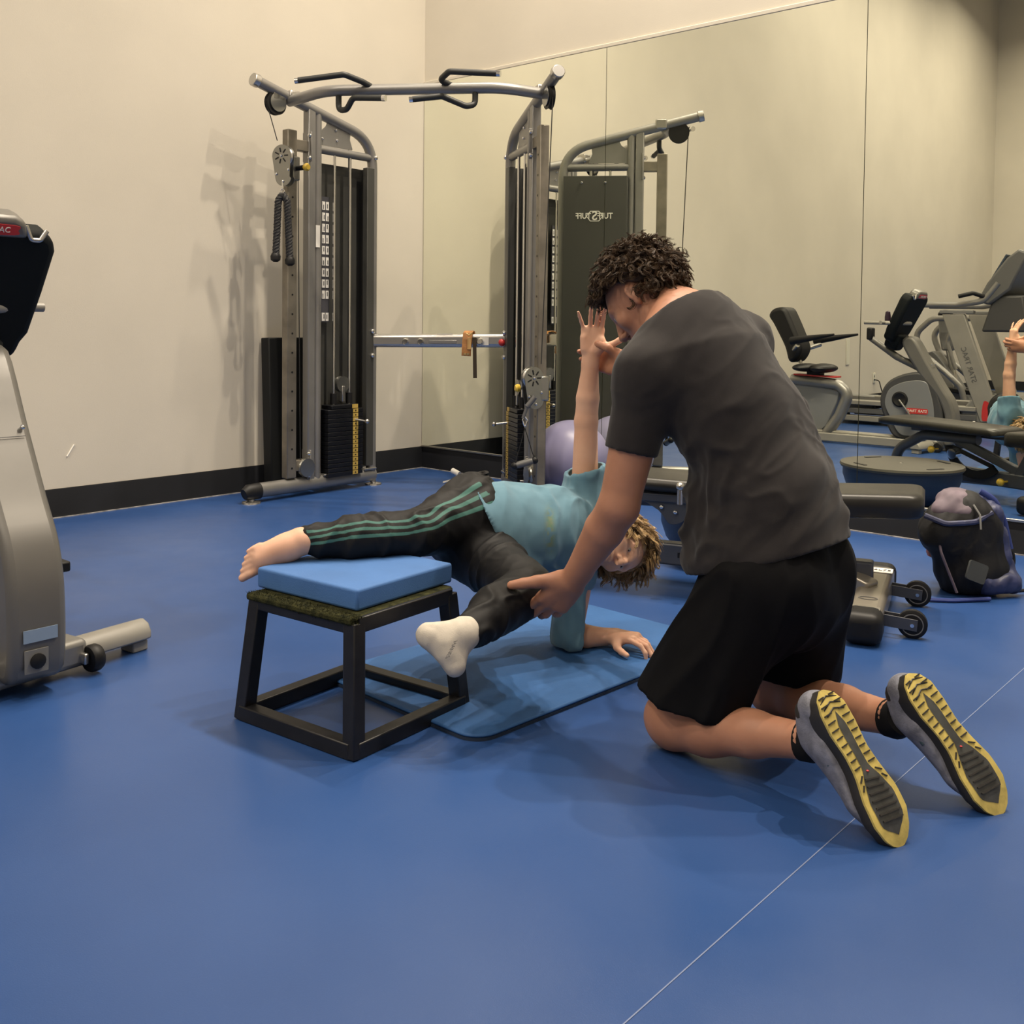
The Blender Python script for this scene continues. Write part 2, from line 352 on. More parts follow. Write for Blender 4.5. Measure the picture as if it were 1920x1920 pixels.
# ------------------------------------------------------------ corner cable machine
T = thing('cable_machine', (0.65, -0.8, 0), 'silver corner cable crossover machine with two weight towers and pull-up bar', 'gym machine')
BL, EL, NL = V3((.31, -.712, 0)), nrm((.027, -1, 0)), nrm((-1, -.027, 0))
BR, ER, NR = V3((.969, -.25, 0)), nrm((.844, -.536, 0)), nrm((.536, .844, 0))
UZ = V3((0, 0, 1))
plate_src = []
def tower(B, E, N, side):
    I = -N
    P = lambda t, z, n=0.0: B + E * t + UZ * z + N * n
    bf = MB(); bf.tube([P(0, .07), P(0, 2.0), P(.81, 2.195)], .029, 14, R=.21, seg=9, up=N, ratio=1.0); bf.build('frame_tube', M_silver, T)
    c = MB(); c.tube([P(.80, 2.193), P(.835, 2.2)], [.036, .034], 14, up=N); c.build('end_cap', M_pad, T, bevel=.004)
    f = MB(); f.tube([P(.41, .08), P(.41, 2.105)], .026, 14); f.build('front_tube', M_silver, T)
    f = MB(); f.box(P(.462, 1.10, 0), (.05, .05, 2.03), (E, N, UZ)); f.build('front_post', M_silver, T, bevel=.006)
    s = MB(); s.tube([P(0, 1.9), P(.41, 1.9)], .023, 12); s.build('strut', M_silver, T)
    for a_, b_, c_ in ((.0, 1.9, -.028), (.02, .90, -.031), (.02, .76, -.031)):
        s = MB(); s.ball(P(a_, b_, c_), .014, 10, 8); s.build('bolt', M_chrome, T)
    g = MB(); g.prism([(.02, 1.925), (.16, 1.925), (.30, 1.925), (.40, 1.925), (.40, 1.99), (.35, 2.03), (.315, 2.10), (.13, 2.06), (.17, 2.03), (.175, 1.98), (.155, 1.93)][1:], B, E, UZ, .006); g.build('gusset', M_silver, T)
    for t_, z_ in ((.28, 2.02), (.27, 1.965), (.375, 1.96)):
        k = MB(); k.ball(P(t_, z_, -.006), .008, 8, 6); k.build('bolt', M_chrome, T)
    # shroud on the wall side with folded edges
    sh = MB(); sh.box(P(.2, .98, .075), (.38, .006, 1.72), (E, N, UZ)); sh.box(P(.015, .98, .045), (.006, .06, 1.72), (E, N, UZ)); sh.box(P(.392, .98, .045), (.006, .06, 1.72), (E, N, UZ))
    sh.build('shroud', M_shroud, T, bevel=.002)
    ip = MB(); ip.box(P(.035, .98, -.008), (.055, .04, 1.72), (E, N, UZ)); ip.build('side_panel', M_shroud, T, bevel=.003)
    for t_ in (.12, .26):
        k = MB(); k.ball(P(t_, 1.80, .082), .009, 8, 6); k.build('bolt', M_chrome, T)
    # guide rods and stack
    for t_ in (.17, .285):
        r = MB(); r.tube([P(t_, .1), P(t_, 1.885)], .0085, 10); r.build('guide_rod', M_chrome, T)
        r = MB(); r.tube([P(t_, .49), P(t_, .55)], .019, 12); r.build('rubber_bushing', M_black, T)
    st = thing('weight_stack', P(.228, .085), None, None); st.parent = T; st.location = tuple(P(.228, .085) - np.array(T.location))
    for k in range(15):
        z = .085 + .0125 + k * .0252
        p = MB(); p.box(P(.235, z), (.255, .10, .0225), (E, N, UZ)); p.build('weight_plate', M_stack, st, bevel=.002)
        y = MB(); y.box(P(.165, z, -.0505), (.038, .0025, .0215), (E, N, UZ)); y.build('number_sticker', M_yellow_lab, st)
        h = MB(); h.cyl(P(.165, z, -.0515), P(.165, z, -.053), .0045, 8); h.build('pin_hole', M_black, st)
    hp = MB(); hp.box(P(.235, .475), (.20, .09, .022), (E, N, UZ)); hp.build('head_plate', M_stack, st, bevel=.003)
    y = MB(); y.box(P(.165, .475, -.046), (.042, .003, .022), (E, N, UZ)); y.build('number_sticker', M_yellow_lab, st)
    pn = MB(); pn.cyl(P(.165, .40, -.05), P(.14, .39, -.12), .006, 8); pn.ball(P(.14, .39, -.12), .014, 10, 8); pn.build('selector_pin', M_pad, T)
    pu = MB(); pu.lathe([(.012, -.014), (.045, -.014), (.040, 0), (.045, .014), (.012, .014)], P(.225, .60), N, 22); pu.build('pulley', M_plate, T)
    pu = MB(); pu.box(P(.225, .545), (.02, .036, .09), (E, N, UZ)); pu.build('pulley_yoke', M_pad, T, bevel=.003)
    cb = MB(); cb.tube([P(.182, .60), P(.182, 1.97)], .0028, 6); cb.build('cable', M_cable, T)
    # base rail with rubber nose and glides
    br = MB(); br.tube([P(-.02, .062), P(.80, .062)], .04, 16, up=UZ, ratio=.8); br.build('base_rail', M_silver, T)
    rc = MB(); rc.tube([P(.79, .06), P(.86, .058), P(.885, .05)], [.043, .043, .030], 16, up=UZ, ratio=.85); rc.build('rubber_nose', M_black, T)
    for t_ in (-.02, .84):
        d = MB(); d.lathe([(.05, 0), (.048, .008), (.018, .014), (.016, .03)], P(t_, .0), UZ, 20); d.build('glide', M_pad, T)
    for t_ in (.03, .33):
        lp = MB(); lp.box(P(t_, .10, 0), (.09, .07, .012), (E, N, UZ)); lp.build('foot_plate', M_pad, T, bevel=.003)
    # adjustable guide post
    gp = MB(); gp.box(P(.595, 1.04), (.062, .05, 1.87), (E, N, UZ)); gp.build('guide_post', M_silver2, T, bevel=.005)
    for k in range(17):
        h = MB(); h.cyl(P(.595, .16 + k * .104, -.0255), P(.595, .16 + k * .104, -.0262), .006, 8); h.build('post_hole', M_black, T)
    for z_ in (1.90, .17):
        b_ = MB(); b_.box(P(.53, z_), (.10, .045, .06), (E, N, UZ)); b_.build('post_arm', M_silver2, T, bevel=.004)
        b_ = MB(); b_.box(P(.478, z_, -.004), (.008, .075, .16), (E, N, UZ)); b_.build('bracket', M_silver, T, bevel=.003)
        for dz in (-.06, .06):
            b_ = MB(); b_.ball(P(.484, z_ + dz, -.03), .012, 10, 8); b_.build('bolt', M_chrome, T)
    lw = MB(); lw.lathe([(.015, -.012), (.05, -.012), (.044, 0), (.05, .012), (.015, .012)], P(.50, .155, -.03), N, 22); lw.build('pulley', M_plate, T)
    # top pulley
    tp = MB(); tp.lathe([(.015, -.013), (.062, -.013), (.055, 0), (.062, .013), (.015, .013)], P(.69, 2.10), N, 28); tp.build('pulley', M_black, T)
    tp = MB(); tp.lathe([(.02, -.003), (.05, -.003), (.05, .003), (.02, .003)], P(.685, 2.105, -.018), N, 28); tp.box(P(.68, 2.145, -.018), (.07, .006, .05), (E, N, UZ)); tp.build('pulley_cheek', M_plate, T)
    zc = side['z']
    cb = MB(); cb.tube([P(.745, 2.09), P(.70, zc + .13, -.03)], .0028, 6); cb.build('cable', M_cable, T)
    if side['dn']:
        cb = MB(); cb.tube([P(.555, zc - .06, -.02), P(.535, .2, -.02)], .0028, 6); cb.build('cable', M_cable, T)
    # sliding carriage
    q = MB(); q.box(P(.595, zc), (.082, .075, .13), (E, N, UZ)); q.build('carriage', M_plate, T, bevel=.008)
    q = MB(); q.tube([P(.575, zc, -.04), P(.575, zc, -.10)], .008, 8); q.tube([P(.575, zc, -.04), P(.575, zc, -.085)], .0135, 10); q.build('plunger', M_black if side['z'] > 1 else M_chrome, T)
    q = MB(); q.lathe([(.008, 0), (.019, .006), (.021, .02), (.014, .03)], P(.575, zc, -.10), -N, 16); q.build('plunger_knob', M_yellow, T, label='yellow pull knob')
    ax = nrm(side['ax']); yv = UZ; xv = nrm(np.cross(yv, ax))
    c0 = P(.66, zc, -.03) if side['z'] > 1 else P(.63, zc, -.055)
    pl = []
    for k in range(28):
        a = 2 * pi * k / 28; r = .058 if sin(a) > 0 else .05
        pl.append((r * cos(a) + (.012 if sin(a) < 0 else 0), r * sin(a) + (.055 if sin(a) > 0 else -.055)))
    for s_ in (-1, 1):
        q = MB(); q.prism(pl, c0 + ax * s_ * .017, xv, yv, .004); q.build('pulley_cheek', M_plate, T)
    q = MB(); q.lathe([(.012, -.012), (.053, -.012), (.046, 0), (.053, .012), (.012, .012)], c0 + UZ * .055, ax, 26); q.build('pulley', M_pad, T)
    for k in range(7):
        a = k * 2 * pi / 7
        q = MB(); q.beam(c0 + UZ * .055 + ax * .0195 * side['s'] + (xv * cos(a) + yv * sin(a)) * .018, c0 + UZ * .055 + ax * .0195 * side['s'] + (xv * cos(a) + yv * sin(a)) * .042, .007, .002, ax); q.build('spoke_slot', M_black, T)
    for (a_, b_) in ((0, .055), (.012, -.08), (.045, -.02), (-.03, -.04)):
        q = MB(); q.ball(c0 + xv * a_ + yv * b_ + ax * .021 * side['s'], .0075, 8, 6); q.build('bolt', M_chrome, T)
    return P, c0
M_yellow_lab = mat('yellow_number_sticker', (0.42, 0.28, 0.05), 0.45, col2=(0.50, 0.36, 0.10), vscale=260)
camdir = nrm(-CF * V3((1, 1, 0)))
PL, cL = tower(BL, EL, NL, dict(z=1.77, dn=True, ax=nrm(camdir + V3((-.1, -.9, 0))), s=1))
PR, cR = tower(BR, ER, NR, dict(z=.62, dn=False, ax=nrm(camdir + V3((.9, .3, 0))), s=1))
# exercise chart on the left tower shroud (rows of small white pictures, flat print)
ch = MB(); ch.box(PL(.330, 1.30, .040), (.085, .004, .70), (EL, NL, UZ)); ch.build('exercise_chart', mat('chart_dark', (.06, .06, .07), .4), T)
cells = []
for r_ in range(11):
    if r_ == 9: continue
    for c_ in range(3):
        z_ = 1.60 - r_ * .062
        q = MB(); q.box(PL(.358 - c_ * .027, z_, .0365), (.021, .002, .046), (EL, NL, UZ)); q.build('chart_picture', M_white, bpy.data.objects['exercise_chart'])
        q = MB(); q.box(PL(.358 - c_ * .027 + RND.uniform(-.004, .004), z_ + RND.uniform(-.008, .008), .0352), (.006, .001, .024), (EL, NL, UZ)); q.build('chart_figure', M_greyd, bpy.data.objects['exercise_chart'])
q = MB(); q.box(PL(.425, 1.42, -.028), (.028, .002, .12), (EL, NL, UZ)); q.build('warning_label', M_white, T)
# maker's name on the right tower shroud, outward side
tx = nrm(np.cross(UZ, NR))
text_obj('maker_name', 'TUFF', .048, PR(.2, 1.60, .0795) - tx * .062, tx, UZ, M_white, T, bold=.001, label='white lettering', xs=.85)
text_obj('maker_name', 'TUFF', .048, PR(.2, 1.60, .0795) + tx * .068, tx, UZ, M_white, T, bold=.001, xs=.85)
text_obj('maker_name', 'S', .075, PR(.2, 1.60, .0795), tx, UZ, M_white, T, bold=.001)
hx = [(.052 * cos(pi * k / 3), .036 * sin(pi * k / 3)) for k in range(6)]; hi = [(a * .9, b * .86) for a, b in hx]
q = MB(); q.ring(hx, hi, PR(.2, 1.60, .079), tx, UZ, .002); q.build('maker_emblem', M_white, T)
# pull-up bar
a0, a1 = PL(.60, 2.125), PR(.60, 2.135)
mid = nrm((a0 + a1) / 2 * V3((1, 1, 0))) ; out = nrm(V3((1, -1, 0)))
pts = [a0, a0 + (a1 - a0) * .16 + out * .13 + UZ * .022, a0 + (a1 - a0) * .84 + out * .12 + UZ * .012, a1]
q = MB(); q.tube(pts, .029, 16, R=.35, seg=10); q.build('pull_up_bar', M_silver, T)
bd = nrm(a1 - a0)
def onbar(t, dz=0, dn=0): return a0 + (a1 - a0) * t + out * (.125 + dn) + UZ * (.019 + dz)
def grip(pl, name='pull_up_grip'):
    q = MB(); q.tube(pl, .0155, 12, R=.035); q.build(name, M_grip, T)
    e_ = V3(pl[-1]); d_ = nrm(e_ - V3(pl[-2])); q = MB(); q.tube([e_, e_ + d_ * .018], .0165, 12); q.build('grip_end', M_chrome, T)
grip([onbar(.345, .01), onbar(.305, .032, .05), onbar(.24, .055, .12), onbar(.065, .03, .13)])
grip([onbar(.21, -.02), onbar(.21, -.10), onbar(.245, -.105, .04), onbar(.27, -.05, .06), onbar(.385, -.065, .10)])
grip([onbar(.645, .01), onbar(.60, .028, .05), onbar(.635, .050, .13), onbar(.81, .025, .16)])
grip([onbar(.735, -.02), onbar(.735, -.09), onbar(.70, -.105, .04), onbar(.61, -.06, .08), onbar(.50, -.075, .10)])
for s_, P_ in ((0, PL), (1, PR)):
    q = MB(); q.box(P_(.585, 2.150, -.005), (.07, .07, .06), (EL if not s_ else ER, NL if not s_ else NR, UZ)); q.build('clamp', M_pad, T, bevel=.008)
# lower cross bar
b0, b1 = PL(.0, .845), PR(.0, .855)
q = MB(); q.beam(b0, b1, .05, .078); q.build('cross_bar', M_pad, T, bevel=.02, seg=4)
dn = nrm(b1 - b0); fr = nrm(np.cross(dn, UZ));
if fr @ (CP - b0) < 0: fr = -fr
L_ = np.linalg.norm(b1 - b0)
for t_ in (.26, .37, .80):
    q = MB(); q.lathe([(.019, 0), (.019, .02), (.014, .026)], b0 + dn * L_ * t_ + fr * .024 - UZ * .004, fr, 16); q.build('bolt', M_chrome, T)
q = MB(); q.box(b0 + dn * L_ * .53 + fr * .026 - UZ * .006, (.16, .006, .018), (dn, fr, UZ)); q.build('slot_plate', M_silver, T, bevel=.002)
q = MB(); q.box(b0 + dn * L_ * .83 + fr * .026 - UZ * .003, (.05, .005, .045), (dn, fr, UZ)); q.build('tag_plate', M_white, T)
q = MB(); q.box(b0 + dn * L_ * .54 + UZ * .0395, (.09, .03, .002), (dn, fr, UZ)); q.build('sticker', M_white, T)
q = MB(); q.ball(b0 + dn * (L_ - .035) + fr * .02 - UZ * .01, .022); q.build('red_cap', M_red, T)

# leather cuff hung over the cross bar
c0 = b0 + dn * L_ * .725
t = thing('leather_cuff', tuple(c0), 'tan leather ankle cuff with dark strap hanging on the cross bar', 'cuff')
prof = [(-.075, .034), (-.01, .034), (.038, .036), (.050, .030), (.050, .0), (.046, -.03), (.040, -.055), (.038, -.072)]
vs = []; wd = nrm(dn); q = MB()
pr = [(.050, .0)]
ring_o = [(-.034, -.02), (-.036, .03), (-.02, .052), (.01, .055), (.033, .045), (.040, .01), (.042, -.03), (.040, -.085)]
th = .006
for k in range(len(ring_o) - 1):
    a = ring_o[k]; b = ring_o[k + 1]
    A = c0 + fr * a[0] + UZ * a[1] - wd * (.012 * k / 7 * 1.5); B = c0 + fr * b[0] + UZ * b[1] - wd * (.012 * (k + 1) / 7 * 1.5)
    q.beam(A, B + (B - A) * .04, .055, th, np.cross(nrm(B - A), wd))
q.build('cuff_band', M_leather, t, bevel=.002)
q = MB(); q.beam(c0 + fr * .046 + UZ * .02, c0 + fr * .048 - UZ * .05, .022, .005, fr); q.build('cuff_strap', mat('pale_leather', (.55, .33, .12), .5), t, bevel=.001)
q = MB()
for s_ in (-1, 1): q.box(c0 + fr * .046 - UZ * .076 + wd * (.009 * s_ - .016), (.013, .006, .010), (wd, fr, UZ))
q.tube([c0 + fr * .05 + UZ * .045 + wd * .015, c0 + fr * .06 + UZ * .03 + wd * .0, c0 + fr * .05 + UZ * .042 - wd * .015], .004, 8)
q.build('buckle', mat('brass', (.75, .6, .3), .3, 1.0), t)
q = MB(); q.beam(c0 + wd * .028 + fr * .034 + UZ * .02, c0 + wd * .034 + fr * .036 - UZ * .215, .022, .004, fr); q.build('hanging_strap', M_strap, t, bevel=.0015)

# tricep rope hanging on the left carriage
r0 = cL - UZ * .15 + camdir * .02
sd = nrm(V3((CR[0], CR[1], 0)))
t = thing('tricep_rope', tuple(r0), 'black twisted tricep rope with knob ends hanging from the left tower pulley', 'rope')
def rope(p, name):
    pts = fillet(p, .03, 6); P_ = [V3(a) for a in pts]; segs = []
    ln = sum(np.linalg.norm(P_[i + 1] - P_[i]) for i in range(len(P_) - 1)); n_ = 46
    cum = [0]
    for i in range(len(P_) - 1): cum.append(cum[-1] + np.linalg.norm(P_[i + 1] - P_[i]))
    def at_(u): return V3([np.interp(u, cum, [q_[k] for q_ in P_]) for k in range(3)])
    q = MB()
    for s_ in range(3):
        c_ = []
        for k in range(n_ + 1):
            u = ln * k / n_; c = at_(u); d = nrm(at_(min(ln, u + .01)) - at_(max(0, u - .01))); x = nrm(np.cross(d, camdir)); y = np.cross(d, x); a = u / .05 * 2 * pi + s_ * 2 * pi / 3
            c_.append(c + (x * cos(a) + y * sin(a)) * .0098)
        q.tube(c_, .0108, 7)
    q.build(name, mat(name, (.022, .022, .024), .7), t)
rope([r0 + UZ * .0, r0 - sd * .022 - UZ * .03, r0 - sd * .034 - UZ * .31], 'rope_strand')
rope([r0 + UZ * .0, r0 + sd * .026 - UZ * .03, r0 + sd * .038 - UZ * .33], 'rope_strand')
for s_, z_ in ((-.036, .32), (.040, .34)):
    q = MB(); q.lathe([(.010, .02), (.020, .012), (.027, -.004), (.025, -.024), (.012, -.034)], r0 + sd * s_ - UZ * z_, UZ, 18); q.build('rope_knob', M_black, t)
q = MB(); q.tube([r0 + UZ * .035, r0 + sd * .012 + UZ * .02, r0 + UZ * .0, r0 - sd * .012 + UZ * .02, r0 + UZ * .035], .0035, 8, R=.01); q.tube([r0 + UZ * .03, r0 + UZ * .07], .005, 8); q.build('snap_hook', M_chrome, t)

# stirrup handle on the right carriage
h0 = cR - UZ * .10 - sd * .035 + camdir * .04
t = thing('stirrup_handle', tuple(h0), 'black triangular stirrup handle hanging from the right tower pulley', 'handle')
q = MB(); q.tube([h0 + UZ * .06 + sd * .05, h0 + UZ * .01 + sd * .01, h0 - UZ * .05 - sd * .01], [.014, .014, .009], 10, R=.01); q.build('cable_stop', M_greyd, t)
q = MB(); q.tube([h0 - UZ * .04, h0 - UZ * .06 + sd * .014, h0 - UZ * .10, h0 - UZ * .06 - sd * .012, h0 - UZ * .035], .004, 8, R=.012); q.build('snap_hook', M_chrome, t)
g0 = h0 - UZ * .295 - sd * .05; g1 = h0 - UZ * .265 + sd * .052
q = MB()
for g in (g0, g1): q.beam(h0 - UZ * .10, g, .004, .016, camdir)
q.build('webbing', M_black, t)
q = MB(); q.tube([g0, g0 + (g1 - g0) * .2, (g0 + g1) / 2, g0 + (g1 - g0) * .8, g1], [.014, .017, .018, .017, .014], 14); q.build('handle_grip', M_greyd, t)
for g in (g0, g1):
    q = MB(); q.ball(g, .019, 12, 8); q.build('webbing_loop', M_black, t)
# black foam slab against the left wall
q = MB(); q.beam((.085, -1.12, .001), (.05, -1.12, .86), .30, .075, (1, 0, 0)); tag(q.build('foam_slab', M_blackp, bevel=.006), 'tall black slab standing against the left wall behind the cable tower', 'slab')

# ------------------------------------------------------------ recumbent bike at the left edge, running along +x
YB = -3.52
UX, UY = V3((1, 0, 0)), V3((0, 1, 0))
def sm(pts, n=6, closed=True):   # Catmull-Rom smoothing of a 2D outline
    out = []; m = len(pts)
    for i in range(m):
        p = [np.array(pts[(i + k) % m], float) for k in (-1, 0, 1, 2)]
        for k in range(n):
            t = k / n
            out.append(tuple(.5 * ((2 * p[1]) + (-p[0] + p[2]) * t + (2 * p[0] - 5 * p[1] + 4 * p[2] - p[3]) * t * t + (-p[0] + 3 * p[1] - 3 * p[2] + p[3]) * t ** 3)))
    return out
def side(poly, y, th, name, m, par, bevel=.008, n=6, **k):
    q = MB(); q.prism(sm(poly, n) if n else poly, (0, y, 0), UX, V3((0, 0, 1)), th); return q.build(name, m, par, bevel=bevel, **k)
BK = thing('recumbent_bike', (1.6, YB, 0), 'silver and black recumbent exercise bike at the left edge of the picture', 'exercise bike')
M_shell = mat('bike_shell', (0.14, 0.135, 0.125), 0.4, 0.25, var=.04)
M_band = mat('bike_band', (0.05, 0.05, 0.052), 0.45)
M_disc = mat('bike_disc', (0.21, 0.215, 0.22), 0.35, 0.2)
M_con = mat('console_plastic', (0.008, 0.010, 0.011), 0.65, spec=.12, bump=.15, bscale=250)
body = [(1.70, .34), (1.71, .44), (1.76, .52), (1.84, .57), (1.94, .60), (2.03, .60), (2.11, .54), (2.16, .42), (2.19, .28), (2.18, .12), (2.14, .06), (1.90, .06), (1.80, .10), (1.74, .22)]
side(body, YB, .142, 'drive_housing', M_band, BK, bevel=.018)
disc = [(1.745, .34), (1.76, .43), (1.80, .48), (1.88, .52), (1.98, .54), (2.06, .53), (2.09, .47), (2.12, .36), (2.13, .24), (2.11, .12), (1.95, .10), (1.86, .12), (1.79, .24)]
for s_ in (-1, 1):
    side(disc, YB + s_ * .077, .012, 'side_disc', M_disc, BK, bevel=.004)
    q = MB(); q.lathe([(.062, 0), (.062, .008), (.05, .012), (.03, .004)], (1.865, YB + s_ * .082, .385), (0, s_, 0), 28); q.build('crank_hub', M_black, BK)
    e_ = V3((1.865 + .10 * s_, YB + s_ * .105, .385 - .13 * s_)); q = MB(); q.beam((1.865, YB + s_ * .10, .385), e_, .012, .022, (0, s_, 0)); q.build('crank_arm', M_pad, BK, bevel=.003)
    q = MB(); q.box(e_ + V3((0, s_ * .06, 0)), (.10, .09, .03)); pdl = q.build('pedal', M_black, BK, bevel=.006)
    # red maker badge on the disc
    q = MB(); q.prism(sm([(-.085, 0), (-.08, .017), (-.06, .021), (.06, .021), (.08, .017), (.085, 0), (.08, -.017), (.06, -.021), (-.06, -.021), (-.08, -.017)], 3), (2.00, YB + s_ * .0835, .30), (-s_, 0, 0), (0, 0, 1), .004); bd_ = q.build('maker_badge', M_red, BK)
    text_obj('badge_lettering', 'STAR TRAC', .030, (2.00, YB + s_ * .0865, .30), (-s_, 0, 0), (0, 0, 1), M_white, bd_)
# steering column: a broad curved light shell that wraps the front
colp = [(1.86, .83), (1.95, .875), (2.07, .68), (2.18, .50), (2.255, .38), (2.285, .24), (2.275, .06), (2.19, .055), (2.205, .24), (2.16, .38), (2.09, .48), (1.99, .60)]
q = MB(); q.prism(sm(colp, 4), (0, YB, 0), UX, UZ, .146); q.build('column', M_shell, BK, bevel=.022, seg=3)
q = MB(); q.prism([(0, 0), (.10, .0), (.10, .0015), (0, .0015)], (2.098, YB - .05, .645), (0, 1, 0), nrm((-.11, 0, .18)), .0022); q.build('panel_seam', M_band, BK)
for y_ in (-.045, .045):
    q = MB(); q.ball((2.088, YB + y_, .668), .007, 8, 6); q.build('screw', M_chrome, BK)
q = MB(); q.box((2.291, YB + .0, .165), (.003, .085, .032), (nrm((1, 0, .04)), UY, UZ)); q.build('serial_label', mat('label_blue', (.22, .30, .42), .5), BK)
q = MB(); q.box((2.289, YB - .01, .10), (.003, .06, .06), (nrm((1, 0, .04)), UY, UZ)); q.build('power_inlet', M_grey, BK, bevel=.001)
q = MB(); q.lathe([(.019, 0), (.019, .006), (.008, .010)], (2.291, YB - .008, .10), UX, 16); q.build('power_socket', M_black, BK)
# handlebar stem and bar
q = MB(); q.tube([(2.02, YB, .62), (1.80, YB, .72), (1.585, YB, .865)], [.03, .028, .024], 14); q.build('stem', M_shell, BK)
q = MB(); q.box((1.585, YB, .90), (.05, .07, .10)); q.build('stem_clamp', M_black, BK, bevel=.012)
q = MB(); q.tube([(1.60, YB + .17, .99), (1.84, YB + .17, .985), (1.90, YB, .985), (1.84, YB - .17, .985), (1.60, YB - .17, .99)], .015, 14, R=.10); q.tube([(1.76, YB + .05, .99), (1.76, YB + .25, .99)], .014, 12); q.build('handlebar', M_lgrey, BK)
q = MB(); q.lathe([(.022, 0), (.024, .05), (.018, .09), (.006, .10)], (1.74, YB + .05, .985), UZ, 16); q.build('bottle', mat('dark_bottle', (.03, .015, .03), .3), BK)
# console head
cn = nrm((.9, 0, -.44))     # outward (front) normal of the console back
cu = nrm((-.0, 0, 1)); cup = nrm(np.cross(UY, cn)); cup = cup if cup[2] > 0 else -cup
cc = V3((1.865, YB, 1.045))
outl = [(-.20, .13), (-.19, .165), (-.16, .185), (.16, .185), (.19, .165), (.20, .13), (.188, .0), (.172, -.13), (.155, -.16), (.145, -.205), (.09, -.225), (-.09, -.225), (-.145, -.205), (-.155, -.16), (-.172, -.13), (-.188, .0)]
q = MB(); q.prism(outl, cc, UY, cup, .085); q.build('console', M_con, BK, bevel=.022, seg=3)
q = MB(); q.prism([(-.115, .165), (-.10, .215), (-.07, .228), (.07, .228), (.10, .215), (.115, .165)], cc + cn * .012, UY, cup, .075); q.build('console_visor', M_shell, BK, bevel=.016, seg=3)
q = MB(); q.prism(sm([(-.078, 0), (-.07, .014), (.07, .014), (.078, 0), (.07, -.014), (-.07, -.014)], 4), cc + cn * .0505 + cup * .192, UY, cup, .004); bd_ = q.build('maker_badge', M_red, BK)
text_obj('badge_lettering', 'STAR TRAC', .022, cc + cn * .053 + cup * .192, UY, cup, M_white, bd_)
q = MB(); q.tube([cc + UY * .105 + cup * .20 + cn * .03, cc + UY * .12 + cup * .165 + cn * .045, cc + UY * .145 + cup * .165 + cn * .045, cc + UY * .165 + cup * .188 + cn * .03], .007, 10, R=.01); q.build('console_trim', M_pad, BK)
q = MB(); q.prism([(-.10, .0), (.10, .0), (.085, -.10), (.06, -.14), (-.06, -.14), (-.085, -.10)], cc - cup * .14 + cn * .02, UY, cup, .11); q.build('console_neck', M_con, BK, bevel=.02, seg=3)
# floor rail, feet
q = MB(); q.beam((.80, YB, .055), (2.2, YB, .055), .10, .07); q.build('floor_rail', M_lgrey, BK, bevel=.012)
q = MB(); q.beam((.70, YB + .14, .045), (2.02, YB + .14, .045), .03, .07); q.build('side_rail', M_lgrey, BK, bevel=.008)
f0, f1 = V3((2.19, -3.80, .045)), V3((2.095, -3.13, .045))
fd = nrm(f1 - f0); fu = UZ; fx = nrm(np.cross(fd, fu))
prof = [(-.045, -.012), (-.045, .01), (-.03, .032), (0, .042), (.03, .032), (.045, .01), (.045, -.012)]
q = MB(); vs = []
st_ = [(0, .6), (.02, 1), (.60, 1), (.645, .93), (.672, .55)]
for d_, sc_ in st_: vs += [f0 + fd * d_ + fx * (a * (.65 + .35 * sc_ if sc_ < 1 else 1)) + UZ * b for a, b in prof]
k = len(prof); q.add(vs, [(i * k + j, i * k + (j + 1) % k, (i + 1) * k + (j + 1) % k, (i + 1) * k + j) for i in range(4) for j in range(k)] + [tuple(range(k)), tuple(range(4 * k, 5 * k))])
q.build('front_foot', M_lgrey, BK, sub=0, bevel=.006)
q = MB(); q.box(f0 + fd * .27 + fx * .012 + UZ * (.012), (.10, .36, .075), (fx, fd, UZ)); q.build('foot_cover', M_silver, BK, bevel=.016, seg=3)
for d_ in (.10, .38):
    q = MB(); q.ball(f0 + fd * d_ + fx * .03 + UZ * .052, .007, 8, 6); q.build('screw', M_chrome, BK)
q = MB(); q.lathe([(.012, -.016), (.033, -.016), (.037, -.008), (.037, .008), (.033, .016), (.012, .016)], f0 + fd * .455 + fx * .075 - UZ * .004, fd, 24); q.build('transport_wheel', M_black, BK)
q = MB(); q.beam(f0 + fd * .43 + fx * .03, f0 + fd * .43 + fx * .085, .014, .03); q.build('wheel_bracket', M_pad, BK, bevel=.004)
q = MB(); q.box(f0 + fd * .64 - UZ * .03, (.06, .05, .03), (fx, fd, UZ)); q.build('foot_pad', M_lgrey, BK, bevel=.004)
r0_, r1_ = V3((.82, YB - .28, .045)), V3((.82, YB + .28, .045))
q = MB(); q.beam(r0_, r1_, .08, .06); q.build('rear_foot', M_lgrey, BK, bevel=.015)
# seat frame arch, shroud, seat and back
q = MB(); q.tube([(.92, YB + .02, .50), (1.33, YB + .02, .475), (1.42, YB + .02, .40), (1.35, YB + .02, .22), (1.24, YB + .02, .06)], .05, 16, R=.10, up=(0, 1, 0), ratio=.9, seg=8); q.build('seat_frame', M_silver, BK)
side([(.94, .46), (1.30, .43), (1.34, .37), (1.28, .22), (1.20, .09), (1.0, .09), (.94, .3)], YB, .07, 'seat_shroud', M_disc, BK, n=3)
q = MB(); q.beam((.95, YB, .545), (1.32, YB, .535), .12, .012); q.build('red_tray', M_red, BK)
q = MB(); q.box((1.12, YB, .565), (.12, .10, .05)); q.build('seat_bracket', M_black, BK, bevel=.01)
q = MB(); q.ball((1.04, YB, .605), .1, 20, 12, (.95, 2.0, .36)); q.ball((1.19, YB, .605), .1, 20, 12, (1.05, 1.7, .40)); q.build('seat_cushion', M_black, BK)
q = MB(); q.tube([(1.0, YB, .60), (.96, YB, .70), (.90, YB, .85)], .016, 10, R=.05); q.build('back_post', M_pad, BK)
